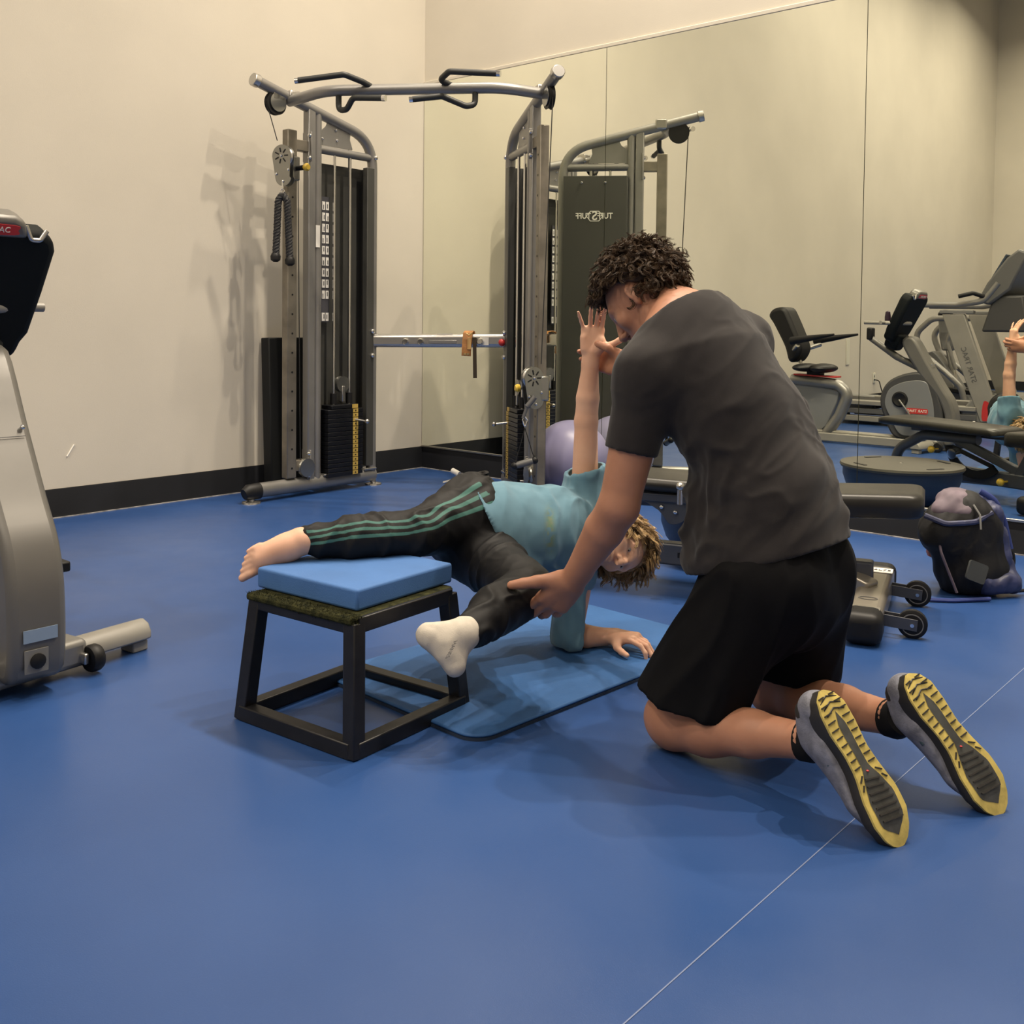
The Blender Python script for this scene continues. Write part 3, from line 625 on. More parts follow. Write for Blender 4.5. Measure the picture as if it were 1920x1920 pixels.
side([(.73, 1.04), (.77, 1.10), (.87, 1.11), (.93, 1.02), (1.02, .82), (1.03, .74), (.98, .66), (.92, .66), (.88, .78), (.78, .96)], YB, .22, 'backrest', M_black, BK, bevel=.03, n=4)
for s_ in (-1, 1):
    q = MB(); q.tube([(1.0, YB + s_ * .22, .83), (1.16, YB + s_ * .235, .855), (1.38, YB + s_ * .24, .89)], [.034, .026, .009], 12); q.build('side_handle', M_black, BK)
    q = MB(); q.tube([(.98, YB + s_ * .12, .76), (1.06, YB + s_ * .22, .80)], .02, 10); q.build('handle_bracket', M_pad, BK)

# ------------------------------------------------------------ treadmill further along the room (seen in the mirror)
TM = thing('treadmill', (1.4, -5.45, 0), 'grey treadmill reflected at the right edge, with slanted side posts and long handrail', 'treadmill')
ya, yb = -5.12, -5.88
for y_, nm in ((ya, 0), (yb, 1)):
    q = MB(); q.prism([(1.62, 1.08), (1.82, 1.08), (2.16, .10), (1.98, .10)], (0, y_, 0), UX, UZ, .055); q.build('upright', M_lgrey, TM, bevel=.01)
    q = MB(); q.box((1.75, y_, 1.10), (.30, .07, .03)); q.build('upright_cap', M_grey, TM, bevel=.006)
    q = MB(); q.tube([(1.24, y_, 1.17), (1.75, y_, 1.165), (1.98, y_, 1.20), (2.10, y_, 1.36)], .028, 14, R=.12); q.build('handrail', M_silver, TM)
    q = MB(); q.tube([(2.0, y_, 1.23), (1.90, y_ + .05, 1.27), (1.78, y_ + .08, 1.24)], .02, 10, R=.04); q.build('grip', M_black, TM)
    q = MB(); q.beam((.46, y_, .215), (1.95, y_, .215), .12, .045); q.build('deck_rail', M_lgrey, TM, bevel=.008)
    q = MB(); q.beam((.50, y_ + .0, .06), (2.0, y_, .06), .09, .055); q.build('floor_beam', M_lgrey, TM, bevel=.008)
    q = MB(); q.beam((.55, y_, .135), (1.95, y_, .135), .07, .05); q.build('inner_rail', M_greyd, TM, bevel=.004)
    q = MB(); q.box((.55, y_, .145), (.36, .18, .19)); q.build('rear_cap', M_grey, TM, bevel=.02)
q = MB(); q.box((1.2, (ya + yb) / 2, .21), (1.5, .62, .03)); q.build('belt', M_black, TM)
side([(1.85, .10), (2.55, .08), (2.58, .24), (2.40, .33), (2.0, .34), (1.86, .26)], (ya + yb) / 2, .80, 'motor_hood', M_grey, TM, n=3, bevel=.02)
cpl = [(1.92, 1.20), (2.02, 1.16), (2.20, 1.30), (2.34, 1.62), (2.26, 1.66), (2.16, 1.58), (2.0, 1.36)]
side(cpl, (ya + yb) / 2, .78, 'console', M_greyd, TM, n=0, bevel=.02)
q = MB(); q.prism([(-.36, -.16), (.36, -.16), (.34, .16), (-.34, .16)], V3((2.075, (ya + yb) / 2, 1.475)), UY, nrm((.16, 0, .30)), .02); q.build('console_screen', mat('screen_blue', (.03, .045, .07), .25), TM, bevel=.006)
side([(1.95, .92), (2.35, .92), (2.30, 1.25), (2.05, 1.25)], (ya + yb) / 2, .70, 'console_base', M_band, TM, n=0, bevel=.02)
text_obj('side_lettering', 'STAR TRAC', .065, (1.87, ya + .029, .62), nrm((-.34, 0, .98)), nrm((.98, 0, .34)), M_greyd, TM)
q = MB(); q.prism(sm([(-.04, -.08), (.05, -.05), (.03, .06), (-.03, .09)], 4), (2.04, ya + .029, .20), UX, UZ, .003); q.build('red_mark', M_red, TM)

# ------------------------------------------------------------ elliptical trainer behind it
ET = thing('elliptical_trainer', (1.2, -7.0, 0), 'grey elliptical trainer with curved tube arms, reflected between the bike and the treadmill', 'elliptical')
for s_ in (-1, 1):
    y_ = -7.0 + s_ * .28
    q = MB(); q.tube([(1.25, y_, 1.06), (.98, y_, 1.05), (.80, y_, .88), (.88, y_, .68), (1.15, y_, .46), (1.30, y_, .32), (1.36, y_, .10)], .032, 14, R=.14); q.build('side_arm', M_silver, ET)
    q = MB(); q.tube([(1.16, y_ * .5 - 3.5, 1.0), (1.10, y_ * .5 - 3.5, .8), (1.2, y_ * .5 - 3.5, .5)], .02, 10, R=.1); q.build('swing_arm', M_silver, ET)
    q = MB(); q.beam((1.1, y_ * .5 - 3.5, .28), (1.9, y_ * .5 - 3.5, .22), .12, .05); q.build('foot_plate', M_black, ET, bevel=.01)
side([(.84, .62), (.90, .68), (1.0, .64), (1.30, .20), (1.36, .06), (1.05, .05), (.96, .2)], -7.0, .22, 'drive_housing', M_greyd, ET, n=4, bevel=.02)
side([(.98, .52), (1.06, .50), (1.18, .32), (1.12, .28)], -6.885, .02, 'side_plate', M_silver, ET, n=4)
q = MB(); q.prism([(-.11, .20), (.11, .20), (.09, -.05), (.06, -.20), (-.06, -.20), (-.09, -.05)], (1.07, -7.0, .90), UX, UZ, .10); q.build('mast', M_grey, ET, bevel=.02)
q = MB(); q.ball((1.03, -7.0, 1.10), .07, 16, 10, (1, 2, .7)); q.build('console', M_black, ET)
q = MB(); q.tube([(1.07, -7, .75), (1.12, -7, .5), (1.2, -7, .1)], .035, 12, R=.1); q.build('mast_tube', M_pad, ET)
q = MB(); q.beam((1.25, -7, .48), (1.45, -7, .48), .04, .03); q.build('yellow_lever', M_yellow, ET)
q = MB(); q.beam((.9, -7, .04), (2.3, -7, .04), .12, .06); q.build('floor_rail', M_silver, ET, bevel=.01)
for x_ in (.95, 2.25):
    q = MB(); q.beam((x_, -7.3, .035), (x_, -6.7, .035), .08, .06); q.build('cross_foot', M_silver, ET, bevel=.01)

# ------------------------------------------------------------ implicit-surface modelling (numpy surface nets)
def at(px, py, z):
    return CP + (CF + CR * ((px - 960) / FPX) - CU * ((py - CY0) / FPX)) * z
RT = nrm(V3((CR[0], CR[1], 0))); FT = nrm(V3((CF[0], CF[1], 0)))   # level right and forward of the view, as world directions

class Fld:
    """groups of round cones / ellipsoids, smoothly joined; planes cut a group; carve prims hollow the result"""
    def __init__(s): s.g = [dict(p=[], cut=[], k=.02)]; s.carve = []; s.fcut = []
    def grp(s, k=.02): s.g.append(dict(p=[], cut=[], k=k)); return s
    def cone(s, a, b, ra, rb=None, k=.015, n=None, ratio=1.0, carve=False):
        rb = ra if rb is None else rb
        d = ('c', V3(a), V3(b), ra, rb, None if n is None else nrm(n), ratio, k)
        (s.carve if carve else s.g[-1]['p']).append(d); return s
    def chain(s, pts, rs, k=.015, n=None, ratio=1.0):
        for i in range(len(pts) - 1): s.cone(pts[i], pts[i + 1], rs[i], rs[i + 1], k if i == 0 else min(k, .006), n, ratio)
        return s
    def ell(s, c, ax, r, k=.015, carve=False):
        A = np.array([nrm(a) for a in ax]); d = ('e', V3(c), A, np.array(r, float), None, None, 1, k)
        (s.carve if carve else s.g[-1]['p']).append(d); return s
    def cut(s, p, n): s.g[-1]['cut'].append((V3(p), nrm(n))); return s
    @staticmethod
    def d1(q, P):
        if q[0] == 'c':
            a, b, ra, rb, n, ratio = q[1:7]; ba = b - a; L = max(ba @ ba, 1e-12)
            w = P - a; h = np.clip((w @ ba) / L, 0, 1); v = w - h[:, None] * ba
            r = ra + (rb - ra) * h
            if n is None: return np.sqrt((v * v).sum(1)) - r
            vn = v @ n; l = np.sqrt(np.maximum((v * v).sum(1) - vn * vn, 0) + (vn / ratio) ** 2)
            return (l - r) * min(1, ratio ** .5)
        c, A, r = q[1], q[2], q[3]; w = (P - c) @ A.T
        k0 = np.sqrt(((w / r) ** 2).sum(1)); k1 = np.sqrt(((w / (r * r)) ** 2).sum(1)) + 1e-9
        return np.where(k0 < .2, -r.min() * .8, k0 * (k0 - 1) / k1)
    def eval(s, P, keep=None):
        tot = None
        for gi, g in enumerate(s.g):
            d = None
            for pi_, q in enumerate(g['p']):
                if keep is not None and not keep[gi][pi_]: continue
                e = s.d1(q, P)
                if d is None: d = e
                else:
                    k = q[7]; h = np.clip(.5 + .5 * (d - e) / k, 0, 1); d = d * (1 - h) + e * h - k * h * (1 - h)
            if d is None: continue
            for p0, n in g['cut']: d = np.maximum(d, (P - p0) @ n)
            if tot is None: tot = d
            else:
                k = g['k']; h = np.clip(.5 + .5 * (tot - d) / k, 0, 1); tot = tot * (1 - h) + d * h - k * h * (1 - h)
        if tot is None: return np.full(len(P), .5)
        for q in s.carve:
            e = -s.d1(q, P); k = .004; h = np.clip(.5 - .5 * (tot - e) / k, 0, 1); tot = tot * (1 - h) + e * h + k * h * (1 - h)
        for p0, n in s.fcut: tot = np.maximum(tot, (P - p0) @ n)
        return tot
    def shellN(s, V, N):
        c = s.carve; s.carve = []; d = s.eval(V); s.carve = c
        return np.where((d < -.0028)[:, None], -N, N)
    def bounds(s, pad):
        lo = np.full(3, 1e9); hi = -lo
        for g in s.g:
            for q in g['p']:
                if q[0] == 'c': pts = [(q[1], q[3]), (q[2], q[4])]
                else: pts = [(q[1], q[3].max())]
                for c, r in pts: lo = np.minimum(lo, c - r); hi = np.maximum(hi, c + r)
        return lo - pad, hi + pad
    def mesh(s, h=.005, smooth=2):
        lo, hi = s.bounds(.02); B = 8
        nb = np.ceil((hi - lo) / (h * B)).astype(int) + 1; n = nb * B
        bc = np.stack(np.meshgrid(*[np.arange(m) for m in nb], indexing='ij'), -1).reshape(-1, 3)
        cen = lo + (bc * B + B / 2) * h
        dc = s.eval(cen); diag = B * h * .866
        D = np.repeat(np.repeat(np.repeat(np.where(dc > 0, 1., -1.).reshape(nb).astype(np.float32), B, 0), B, 1), B, 2)
        act = np.where(np.abs(dc) < diag * 1.9 + .012)[0]
        sup = bc[act] // 4; key = (sup[:, 0] * 1000 + sup[:, 1]) * 1000 + sup[:, 2]
        order = np.argsort(key, kind='stable'); act = act[order]; key = key[order]
        loc = np.stack(np.meshgrid(*[np.arange(B)] * 3, indexing='ij'), -1).reshape(-1, 3)
        st = np.where(np.diff(key, prepend=-1))[0].tolist() + [len(act)]
        for a, b in zip(st[:-1], st[1:]):
            I = (bc[act[a:b]][:, None, :] * B + loc[None]).reshape(-1, 3); P = lo + I * h
            c = P.mean(0); Rb = np.sqrt(((P - c) ** 2).sum(1)).max(); c1 = c[None]
            keep = [[float(s.d1(q, c1)[0]) - Rb < .05 for q in g['p']] for g in s.g]
            D[I[:, 0], I[:, 1], I[:, 2]] = s.eval(P, keep)
        S = D < 0
        c8 = np.zeros(tuple(n - 1), np.uint8)
        for i in (0, 1):
            for j in (0, 1):
                for k in (0, 1): c8 += S[i:n[0] - 1 + i, j:n[1] - 1 + j, k:n[2] - 1 + k]
        ci = np.argwhere((c8 > 0) & (c8 < 8)); vid = np.full(tuple(n - 1), -1, np.int64); vid[ci[:, 0], ci[:, 1], ci[:, 2]] = np.arange(len(ci))
        acc = np.zeros((len(ci), 3)); cnt = np.zeros(len(ci))
        cor = [(i, j, k) for i in (0, 1) for j in (0, 1) for k in (0, 1)]
        for a in cor:
            for ax in range(3):
                if a[ax]: continue
                b = list(a); b[ax] = 1; A = ci + a; Bc = ci + b
                da = D[A[:, 0], A[:, 1], A[:, 2]]; db = D[Bc[:, 0], Bc[:, 1], Bc[:, 2]]
                m = (da < 0) != (db < 0); t = np.where(m, da / np.where(m, da - db, 1), 0)
                p = np.tile(np.array(a, float), (len(ci), 1)); p[:, ax] += t
                acc[m] += p[m]; cnt[m] += 1
        V = lo + (ci + acc / cnt[:, None]) * h
        F = []
        for ax in range(3):
            sl0 = [slice(None)] * 3; sl1 = [slice(None)] * 3; sl0[ax] = slice(0, -1); sl1[ax] = slice(1, None)
            E = np.argwhere(S[tuple(sl0)] != S[tuple(sl1)]); u, v = [(1, 2), (2, 0), (0, 1)][ax]
            E = E[(E[:, u] > 0) & (E[:, v] > 0)]
            def cell(du, dv):
                q = E.copy(); q[:, u] -= du; q[:, v] -= dv; return vid[q[:, 0], q[:, 1], q[:, 2]]
            Q = np.stack([cell(0, 0), cell(1, 0), cell(1, 1), cell(0, 1)], 1)
            fl = ~S[E[:, 0], E[:, 1], E[:, 2]]; Q[fl] = Q[fl][:, ::-1]; F.append(Q)
        F = np.concatenate(F); F = F[(F >= 0).all(1)]
        e = np.concatenate([F[:, [0, 1]], F[:, [1, 2]], F[:, [2, 3]], F[:, [3, 0]]])
        for _ in range(smooth):
            sm_ = np.zeros_like(V); ct = np.zeros(len(V)); 
            for x in range(3): sm_[:, x] = np.bincount(e[:, 0], V[e[:, 1], x], len(V)) + np.bincount(e[:, 1], V[e[:, 0], x], len(V))
            ct = np.bincount(e[:, 0], minlength=len(V)) + np.bincount(e[:, 1], minlength=len(V))
            V = V * .4 + .6 * sm_ / np.maximum(ct, 1)[:, None]
        return V, F

def vnormals(V, F):
    a = V[F[:, 2]] - V[F[:, 0]]; b = V[F[:, 3]] - V[F[:, 1]]; n = np.cross(a, b); N = np.zeros_like(V)
    for c in range(4):
        for x in range(3): N[:, x] += np.bincount(F[:, c], n[:, x], len(V))
    return N / (np.linalg.norm(N, axis=1)[:, None] + 1e-12)

def relax(V, F, n=1, f=.5):
    e = np.concatenate([F[:, [0, 1]], F[:, [1, 2]], F[:, [2, 3]], F[:, [3, 0]]]); ct = np.bincount(e[:, 0], minlength=len(V)) + np.bincount(e[:, 1], minlength=len(V))
    for _ in range(n):
        s = np.zeros_like(V)
        for x in range(3): s[:, x] = np.bincount(e[:, 0], V[e[:, 1], x], len(V)) + np.bincount(e[:, 1], V[e[:, 0], x], len(V))
        V = V * (1 - f) + f * s / np.maximum(ct, 1)[:, None]
    return V

def vmesh(name, V, F, m, parent=None, attrs=None, label=None, kind=None):
    L = wloc(parent) if parent is not None else Vector((0, 0, 0))
    me = bpy.data.meshes.new(name); V = V - np.array(L)
    me.vertices.add(len(V)); me.vertices.foreach_set('co', V.astype(np.float32).ravel())
    me.loops.add(len(F) * 4); me.loops.foreach_set('vertex_index', F.astype(np.int32).ravel())
    me.polygons.add(len(F)); me.polygons.foreach_set('loop_start', np.arange(0, len(F) * 4, 4, dtype=np.int32))
    try: me.polygons.foreach_set('loop_total', np.full(len(F), 4, np.int32))
    except Exception: pass
    me.polygons.foreach_set('use_smooth', np.ones(len(F), bool))
    me.update(calc_edges=True); me.validate()
    for k, a in (attrs or {}).items():
        if a.ndim == 1:
            at_ = me.attributes.new(k, 'FLOAT', 'POINT'); at_.data.foreach_set('value', a.astype(np.float32))
        else:
            at_ = me.attributes.new(k, 'FLOAT_VECTOR', 'POINT'); at_.data.foreach_set('vector', a.astype(np.float32).ravel())
    me.materials.append(m)
    o = link(name, me, parent)
    if label: o['label'] = label
    if kind: o['kind'] = kind
    return o

def vnoise(P, seed=0):    # smooth value noise in numpy, -1..1
    P = P + seed * 17.31; i = np.floor(P).astype(np.int64); f = P - i; f = f * f * (3 - 2 * f); out = 0
    for dx in (0, 1):
        for dy in (0, 1):
            for dz in (0, 1):
                h = (i[:, 0] + dx) * 374761393 + (i[:, 1] + dy) * 668265263 + (i[:, 2] + dz) * 1274126177
                h = (h ^ (h >> 13)) * 1274126177; h = (h ^ (h >> 16)) & 0xffff
                w = (f[:, 0] if dx else 1 - f[:, 0]) * (f[:, 1] if dy else 1 - f[:, 1]) * (f[:, 2] if dz else 1 - f[:, 2])
                out = out + w * (h / 32767.5 - 1)
    return out

def folds(V, N, amp, freq, axis=None, stretch=4.0, seed=0, mask=None, sharp=1.6, ridge=0.0):
    """cloth folds: noise stretched along an axis, ridged"""
    P = V * freq
    if axis is not None:
        a = nrm(axis); t = P @ a; P = P - np.outer(t, a) * (1 - 1 / stretch)
    w = np.stack([vnoise(P * .6, seed + 5), vnoise(P * .6, seed + 6), vnoise(P * .6, seed + 7)], 1)
    r = vnoise(P + w * .9, seed); r = np.sign(r) * np.abs(r) ** (1 / sharp)
    r = r * .7 + .3 * vnoise(P * 2.3 + w, seed + 2)
    if ridge: q = vnoise(P * 1.15 + w * 1.1, seed + 11); r = r * (1 - ridge) + ridge * ((1 - np.minimum(1, np.abs(q) * 1.9)) ** 1.6 * 1.5 - .35)
    if mask is not None: r = r * mask
    return V + N * (r * amp)[:, None]

# ------------------------------------------------------------ anatomy
def hand(F, wrist, Y, Z, side_, s=1.0, curl=(.3, .3, .3, .3), curl2=None, spread=(.12, .03, -.05, -.14), thumb=None, fr=.0088, k=.006, tr=1.0):
    """wrist point, Y finger direction, Z the way the palm faces, X towards the thumb"""
    Y = nrm(Y); Z = nrm(V3(Z) - Y * (V3(Z) @ Y)); X = np.cross(Y, Z) * side_
    P = lambda x, y, z=0: wrist + (X * x + Y * y + Z * z) * s
    tips = []
    F.cone(P(0, -.03), P(0, .01), .027 * s, .027 * s, k * 2, Z, .72)
    for x0, x1, r in ((.017, .030, .0165), (.006, .011, .0165), (-.006, -.011, .0165), (-.017, -.029, .0155)):
        F.cone(P(x0 * .8, .012), P(x1 * .93, .080), r * s, .0125 * s, .014 * s)
    F.cone(P(.020, .018, .006), P(.032, .048, .010), .017 * s, .013 * s, .012 * s)      # thenar
    F.cone(P(-.022, .018, .006), P(-.028, .052, .006), .014 * s, .012 * s, .012 * s)
    segs = ((.043, .026, .021), (.047, .030, .022), (.043, .028, .021), (.034, .021, .018))
    curl2 = curl2 or curl
    for i, x in enumerate((.029, .0105, -.009, -.0275)):
        b = P(x, (.084, .089, .085, .076)[i], 0); d = nrm(Y * cos(spread[i]) + X * sin(spread[i])); ang = 0
        r0 = (fr, fr * 1.02, fr * .96, fr * .86)[i] * s
        F.cone(P(x * .9, .06), b, r0 * 1.15, r0 * 1.1, k)
        for j in range(3):
            ang += (curl[i] if j == 0 else curl2[i]); dd = d * cos(ang) + Z * sin(ang); e = b + dd * segs[i][j] * s
            F.cone(b, e, r0 * (1.05, .96, .88)[j], r0 * (.96, .88, .72)[j], k * .6); b = e
        tips.append(b)
    th = thumb or ((.6, .55, .25), (.45, .75, .30), (.3, .9, .3))
    b = P(.024, .022, .006); 
    for j, (t, ln) in enumerate(zip(th, (.045, .032, .027))):
        e = b + nrm(X * t[0] + Y * t[1] + Z * t[2]) * ln * s
        F.cone(b, e, (.0145, .0115, .0100)[j] * s * tr, (.0115, .0102, .0085)[j] * s * tr, (.012, .006, .005)[j]); b = e
    tips.append(b)
    return P, X, tips

def head(F, c, Rr, Uu, Ff, s=1.0, k=.012):
    """c is the middle of the skull; Rr the person's right, Uu up, Ff the way the face looks"""
    Rr, Uu, Ff = nrm(Rr), nrm(Uu), nrm(Ff); P = lambda r, u, f: c + (Rr * r + Uu * u + Ff * f) * s
    ax = (Rr, Uu, Ff)
    F.ell(P(0, .028, -.012), ax, (.074 * s, .085 * s, .092 * s), k)
    F.ell(P(0, .0, .02), ax, (.064 * s, .080 * s, .074 * s), k * 2)
    F.ell(P(0, -.062, .036), ax, (.050 * s, .048 * s, .052 * s), k * 2)            # jaw
    F.ell(P(0, -.098, .062), ax, (.024 * s, .017 * s, .020 * s), k * 1.3)            # chin
    for q in (-1, 1):
        F.ell(P(q * .043, -.022, .058), ax, (.024 * s, .024 * s, .022 * s), k * 1.2)  # cheek
        F.cone(P(q * .012, .026, .084), P(q * .046, .024, .068), .010 * s, .009 * s, k)   # brow
        F.cone(P(q * .055, -.06, .0), P(q * .03, -.09, .05), .014 * s, .012 * s, k * 1.5)   # jaw line
        # ears
        F.ell(P(q * .077, -.008, -.012), (nrm(Rr * q + Ff * -.5), Uu, Ff), (.009 * s, .027 * s, .015 * s), k * .5)
        F.cone(P(q * .074, -.034, -.006), P(q * .074, -.030, -.006), .010 * s, .009 * s, k * .5)
    F.cone(P(0, .018, .090), P(0, -.022, .112), .0085 * s, .0105 * s, k * .6)        # nose bridge
    F.ell(P(0, -.026, .110), ax, (.0115 * s, .009 * s, .0095 * s), k * .5)
    for q in (-1, 1): F.ell(P(q * .012, -.030, .100), ax, (.0085 * s, .0085 * s, .011 * s), k * .4)
    F.ell(P(0, -.053, .088), ax, (.023 * s, .0065 * s, .010 * s), k * .5)             # upper lip
    F.ell(P(0, -.066, .086), ax, (.020 * s, .0070 * s, .010 * s), k * .5)
    for q in (-1, 1):
        F.ell(P(q * .032, .004, .094), ax, (.017 * s, .0085 * s, .014 * s), k, carve=True)
        F.ell(P(q * .0085, -.037, .106), ax, (.0040 * s, .0050 * s, .007 * s), k, carve=True)
        F.ell(P(q * .089, -.004, -.012), (Rr, Uu, Ff), (.006 * s, .014 * s, .007 * s), k, carve=True)
    F.ell(P(0, -.0595, .100), ax, (.019 * s, .0016 * s, .008 * s), k, carve=True)
    return P

def eyes(P, par, s, iris, brow):
    for q in (-1, 1):
        b = MB(); b.ball(P(q * .032, .005, .0715), .0125 * s, 16, 10); b.build('eyeball', M_eye, par)
        b = MB(); b.ball(P(q * .032, .002, .0715 + .0082), .0052 * s, 12, 8, (1, 1, .7), None); b.build('iris', iris, par)
        b = MB(); b.tube([P(q * (.019 + .0045 * k), .0105 - .0035 * (k - 3) ** 2 / 9, .0815 - .0020 * max(0, k - 2) ** 1.4) for k in range(7)], .0016 * s, 6); b.build('eyelashes', brow, par)
        b = MB(); b.tube([P(q * (.013 + .0065 * k), .0265 - .0012 * (k - 3) ** 2 * .3, .0925 - .0026 * k ** 1.3) for k in range(7)], [.0022 * s, .0032 * s, .0015 * s], 6); b.build('eyebrow', brow, par)
M_eye = mat('eye_white', (.38, .33, .29), .3); M_iris = mat('iris_brown', (.03, .015, .008), .15)

def skin_mat(name, col, col2, sat=0):
    m = mat(name, col, 0.52, 0, vscale=9, col2=col2, sss=0.12, bump=0.25, bscale=240, bdist=.0006, spec=.4, detail=5)
    return m

def curls(name, par, roots, m, length, rad, turns, width, gravity=0.0, seed=1, sides=3, nseg=13, spread=.25, per=9, clump=.0045, kind='stuff'):
    """roots: list of (point, direction); each lock is a bundle of fine strands that wind together"""
    rg = random.Random(seed); vs = []; fs = []; dn_ = V3((0, 0, -1))
    ang_ = np.arange(sides) * 2 * pi / sides; ca, sa = np.cos(ang_), np.sin(ang_); tk = np.arange(nseg + 1) / nseg
    wk = width * np.interp(tk, [0, .2, .7, 1], [.8, 1, .9, .3])
    for p, d in roots:
        L = length * rg.uniform(.65, 1.25); R_ = rad * rg.uniform(.6, 1.3); tn = turns * rg.uniform(.7, 1.3); ph = rg.uniform(0, 2 * pi); sg = rg.choice((-1, 1))
        d = nrm(d + V3([rg.gauss(0, spread) for _ in range(3)])); pos = V3(p); dr = d; C = [pos]
        for k in range(nseg): dr = nrm(dr + dn_ * gravity / nseg); pos = pos + dr * L / nseg; C.append(pos)
        C = np.array(C); x = nrm(np.cross(d, V3((.3, .5, .81)))); y = np.cross(d, x)
        for _ in range(per):
            o1, o2 = rg.gauss(0, clump), rg.gauss(0, clump); dp = rg.gauss(0, .35); rr = R_ * rg.uniform(.85, 1.15); a = ph + dp + sg * tk * tn * 2 * pi; env = np.minimum(1, tk * 3) * rr
            conv = (1 - .75 * tk)
            Q = C + np.outer(np.cos(a) * env + o1 * conv, x) + np.outer(np.sin(a) * env + o2 * conv, y)
            T = np.gradient(Q, axis=0); T /= np.linalg.norm(T, axis=1)[:, None] + 1e-12
            X = np.cross(T, y); X /= np.linalg.norm(X, axis=1)[:, None] + 1e-9; Y = np.cross(T, X); n0 = len(vs) * (nseg + 1) * sides
            vs.append((Q[:, None, :] + (X[:, None, :] * ca[None, :, None] + Y[:, None, :] * sa[None, :, None]) * wk[:, None, None]).reshape(-1, 3))
    per_f = np.array([(i * sides + k, i * sides + (k + 1) % sides, (i + 1) * sides + (k + 1) % sides, (i + 1) * sides + k) for i in range(nseg) for k in range(sides)])
    F = (per_f[None] + (np.arange(len(vs)) * (nseg + 1) * sides)[:, None, None]).reshape(-1, 4)
    return vmesh(name, np.concatenate(vs), F, m, par, kind=kind)

# ------------------------------------------------------------ the kneeling man
M_skinA = skin_mat('skin_adult', (0.34, 0.160, 0.098), (0.42, 0.205, 0.13))
M_skinB = skin_mat('skin_child', (0.60, 0.335, 0.225), (0.68, 0.41, 0.29))
M_tee = mat('charcoal_jersey', (0.024, 0.0215, 0.0222), 0.9, var=.06, vscale=30, bump=.3, bscale=700, bdist=.0006, sheen=.12, spec=.15)
M_short = mat('black_shorts', (0.0045, 0.0045, 0.0055), 0.8, var=.1, vscale=20, bump=.2, bscale=500, bdist=.0005, spec=.12)
M_hairA = mat('dark_brown_hair', (0.030, 0.017, 0.010), 0.5, col2=(0.095, 0.055, 0.028), vscale=60, spec=.3)
mp = {}
pel = V3((3.80, -2.55, .43)); low = V3((3.765, -2.55, .58)); mid = V3((3.69, -2.55, .75)); che = V3((3.595, -2.55, .885)); nk = V3((3.560, -2.55, .960))
Lsh, Rsh = V3((3.566, -2.728, .842)), V3((3.60, -2.37, .915))
Lhip, Rhip = V3((3.79, -2.645, .40)), V3((3.81, -2.455, .41))
Lkn, Rkn = V3((3.625, -2.70, .062)), V3((3.70, -2.36, .062))
Lan, Ran = V3((3.972, -2.742, .128)), V3((4.052, -2.50, .125))
Lel, Lwr = at(1160, 950, 2.30), at(1074, 1088, 2.42)
Rel, Rwr = V3((3.357, -2.24, .76)), at(1172, 684, 3.02)
hc = V3((3.412, -2.565, 1.058)) + RT * .026 + V3((0, 0, -.034)); HU = nrm((-.78, .03, .63)); HF = nrm((-.62, -.10, -.78)); HF = nrm(HF - HU * (HF @ HU)); HR = np.cross(HF, HU)
B = Fld()
ty = V3((0, 1, 0)); tf = nrm((1, 0, .5))
B.cone(pel, low, .150, .128, .03, tf, .78); B.cone(low, mid, .128, .150, .03, tf, .72); B.cone(mid, che, .150, .165, .03, tf, .66)
B.cone(che, nk, .155, .07, .04, tf, .7)
B.cone(nk, hc - HU * .04 * 1 - HF * .02, .058, .056, .03)
B.cone(che + V3((-.02, -.05, .03)), Lsh, .075, .062, .04); B.cone(che + V3((-.02, .05, .03)), Rsh, .075, .062, .04)
B.chain([Lsh, Lsh * .5 + Lel * .5, Lel], [.056, .052, .045], .02)
B.chain([Lel, Lel * .7 + Lwr * .3, Lwr], [.045, .046, .028], .015)
B.chain([Rsh, Rel], [.056, .045], .02); B.chain([Rel, Rel * .7 + Rwr * .3, Rwr], [.045, .046, .028], .015)
B.cone(Lhip, Lkn + V3((.01, 0, .02)), .088, .058, .03); B.cone(Rhip, Rkn + V3((.01, 0, .02)), .088, .058, .03)
for kn, an in ((Lkn, Lan), (Rkn, Ran)):
    B.ell(kn + V3((-.012, 0, .0)), (nrm((-.5, 0, 1)), V3((0, 1, 0)), nrm((1, 0, .5))), (.060, .050, .052), .02)
    d = nrm(an - kn); B.cone(kn + V3((.02, 0, -.004)), kn + (an - kn) * .30, .052, .059, .025); B.cone(kn + (an - kn) * .30, kn + (an - kn) * .62, .059, .046, .02)
    B.cone(kn + (an - kn) * .62, an, .046, .034, .02); B.cone(an, an + V3((.06, -.015, .035)), .035, .030, .02)
hl = head(B, hc, HR, HU, HF, 1.0)
# left hand laid round the child's calf, right hand holding the wrist
hY = nrm(at(1002, 1168, 2.50) - Lwr); PLh, _, tipsL = hand(B, Lwr, hY, FT * .9 - RT * .35 + V3((0, 0, -.30)) , -1, 1.10, curl=(.12, .18, .24, .30), curl2=(.32, .36, .38, .40),
    thumb=((.85, .65, -.15), (.80, .80, -.05), (.75, .80, .0)), fr=.0105, tr=1.2)
gY = nrm(at(1100, 668, 3.13) - Rwr); PRh, _, tipsR = hand(B, Rwr, gY, -FT, 1, 1.0, curl=(.35, .35, .4, .45), curl2=(.85, .85, .85, .75), spread=(.05, .0, -.03, -.08),
    thumb=((.45, .6, 1.1), (.15, 1.0, .35), (.0, 1.0, -.1)), fr=.0095, tr=1.1)
Vb, Fb = B.mesh(.0042, 2)
man = vmesh('person', Vb, Fb, M_skinA)
tag(man, 'man with dark curly hair kneeling in charcoal t-shirt and black shorts, holding the child', 'person')


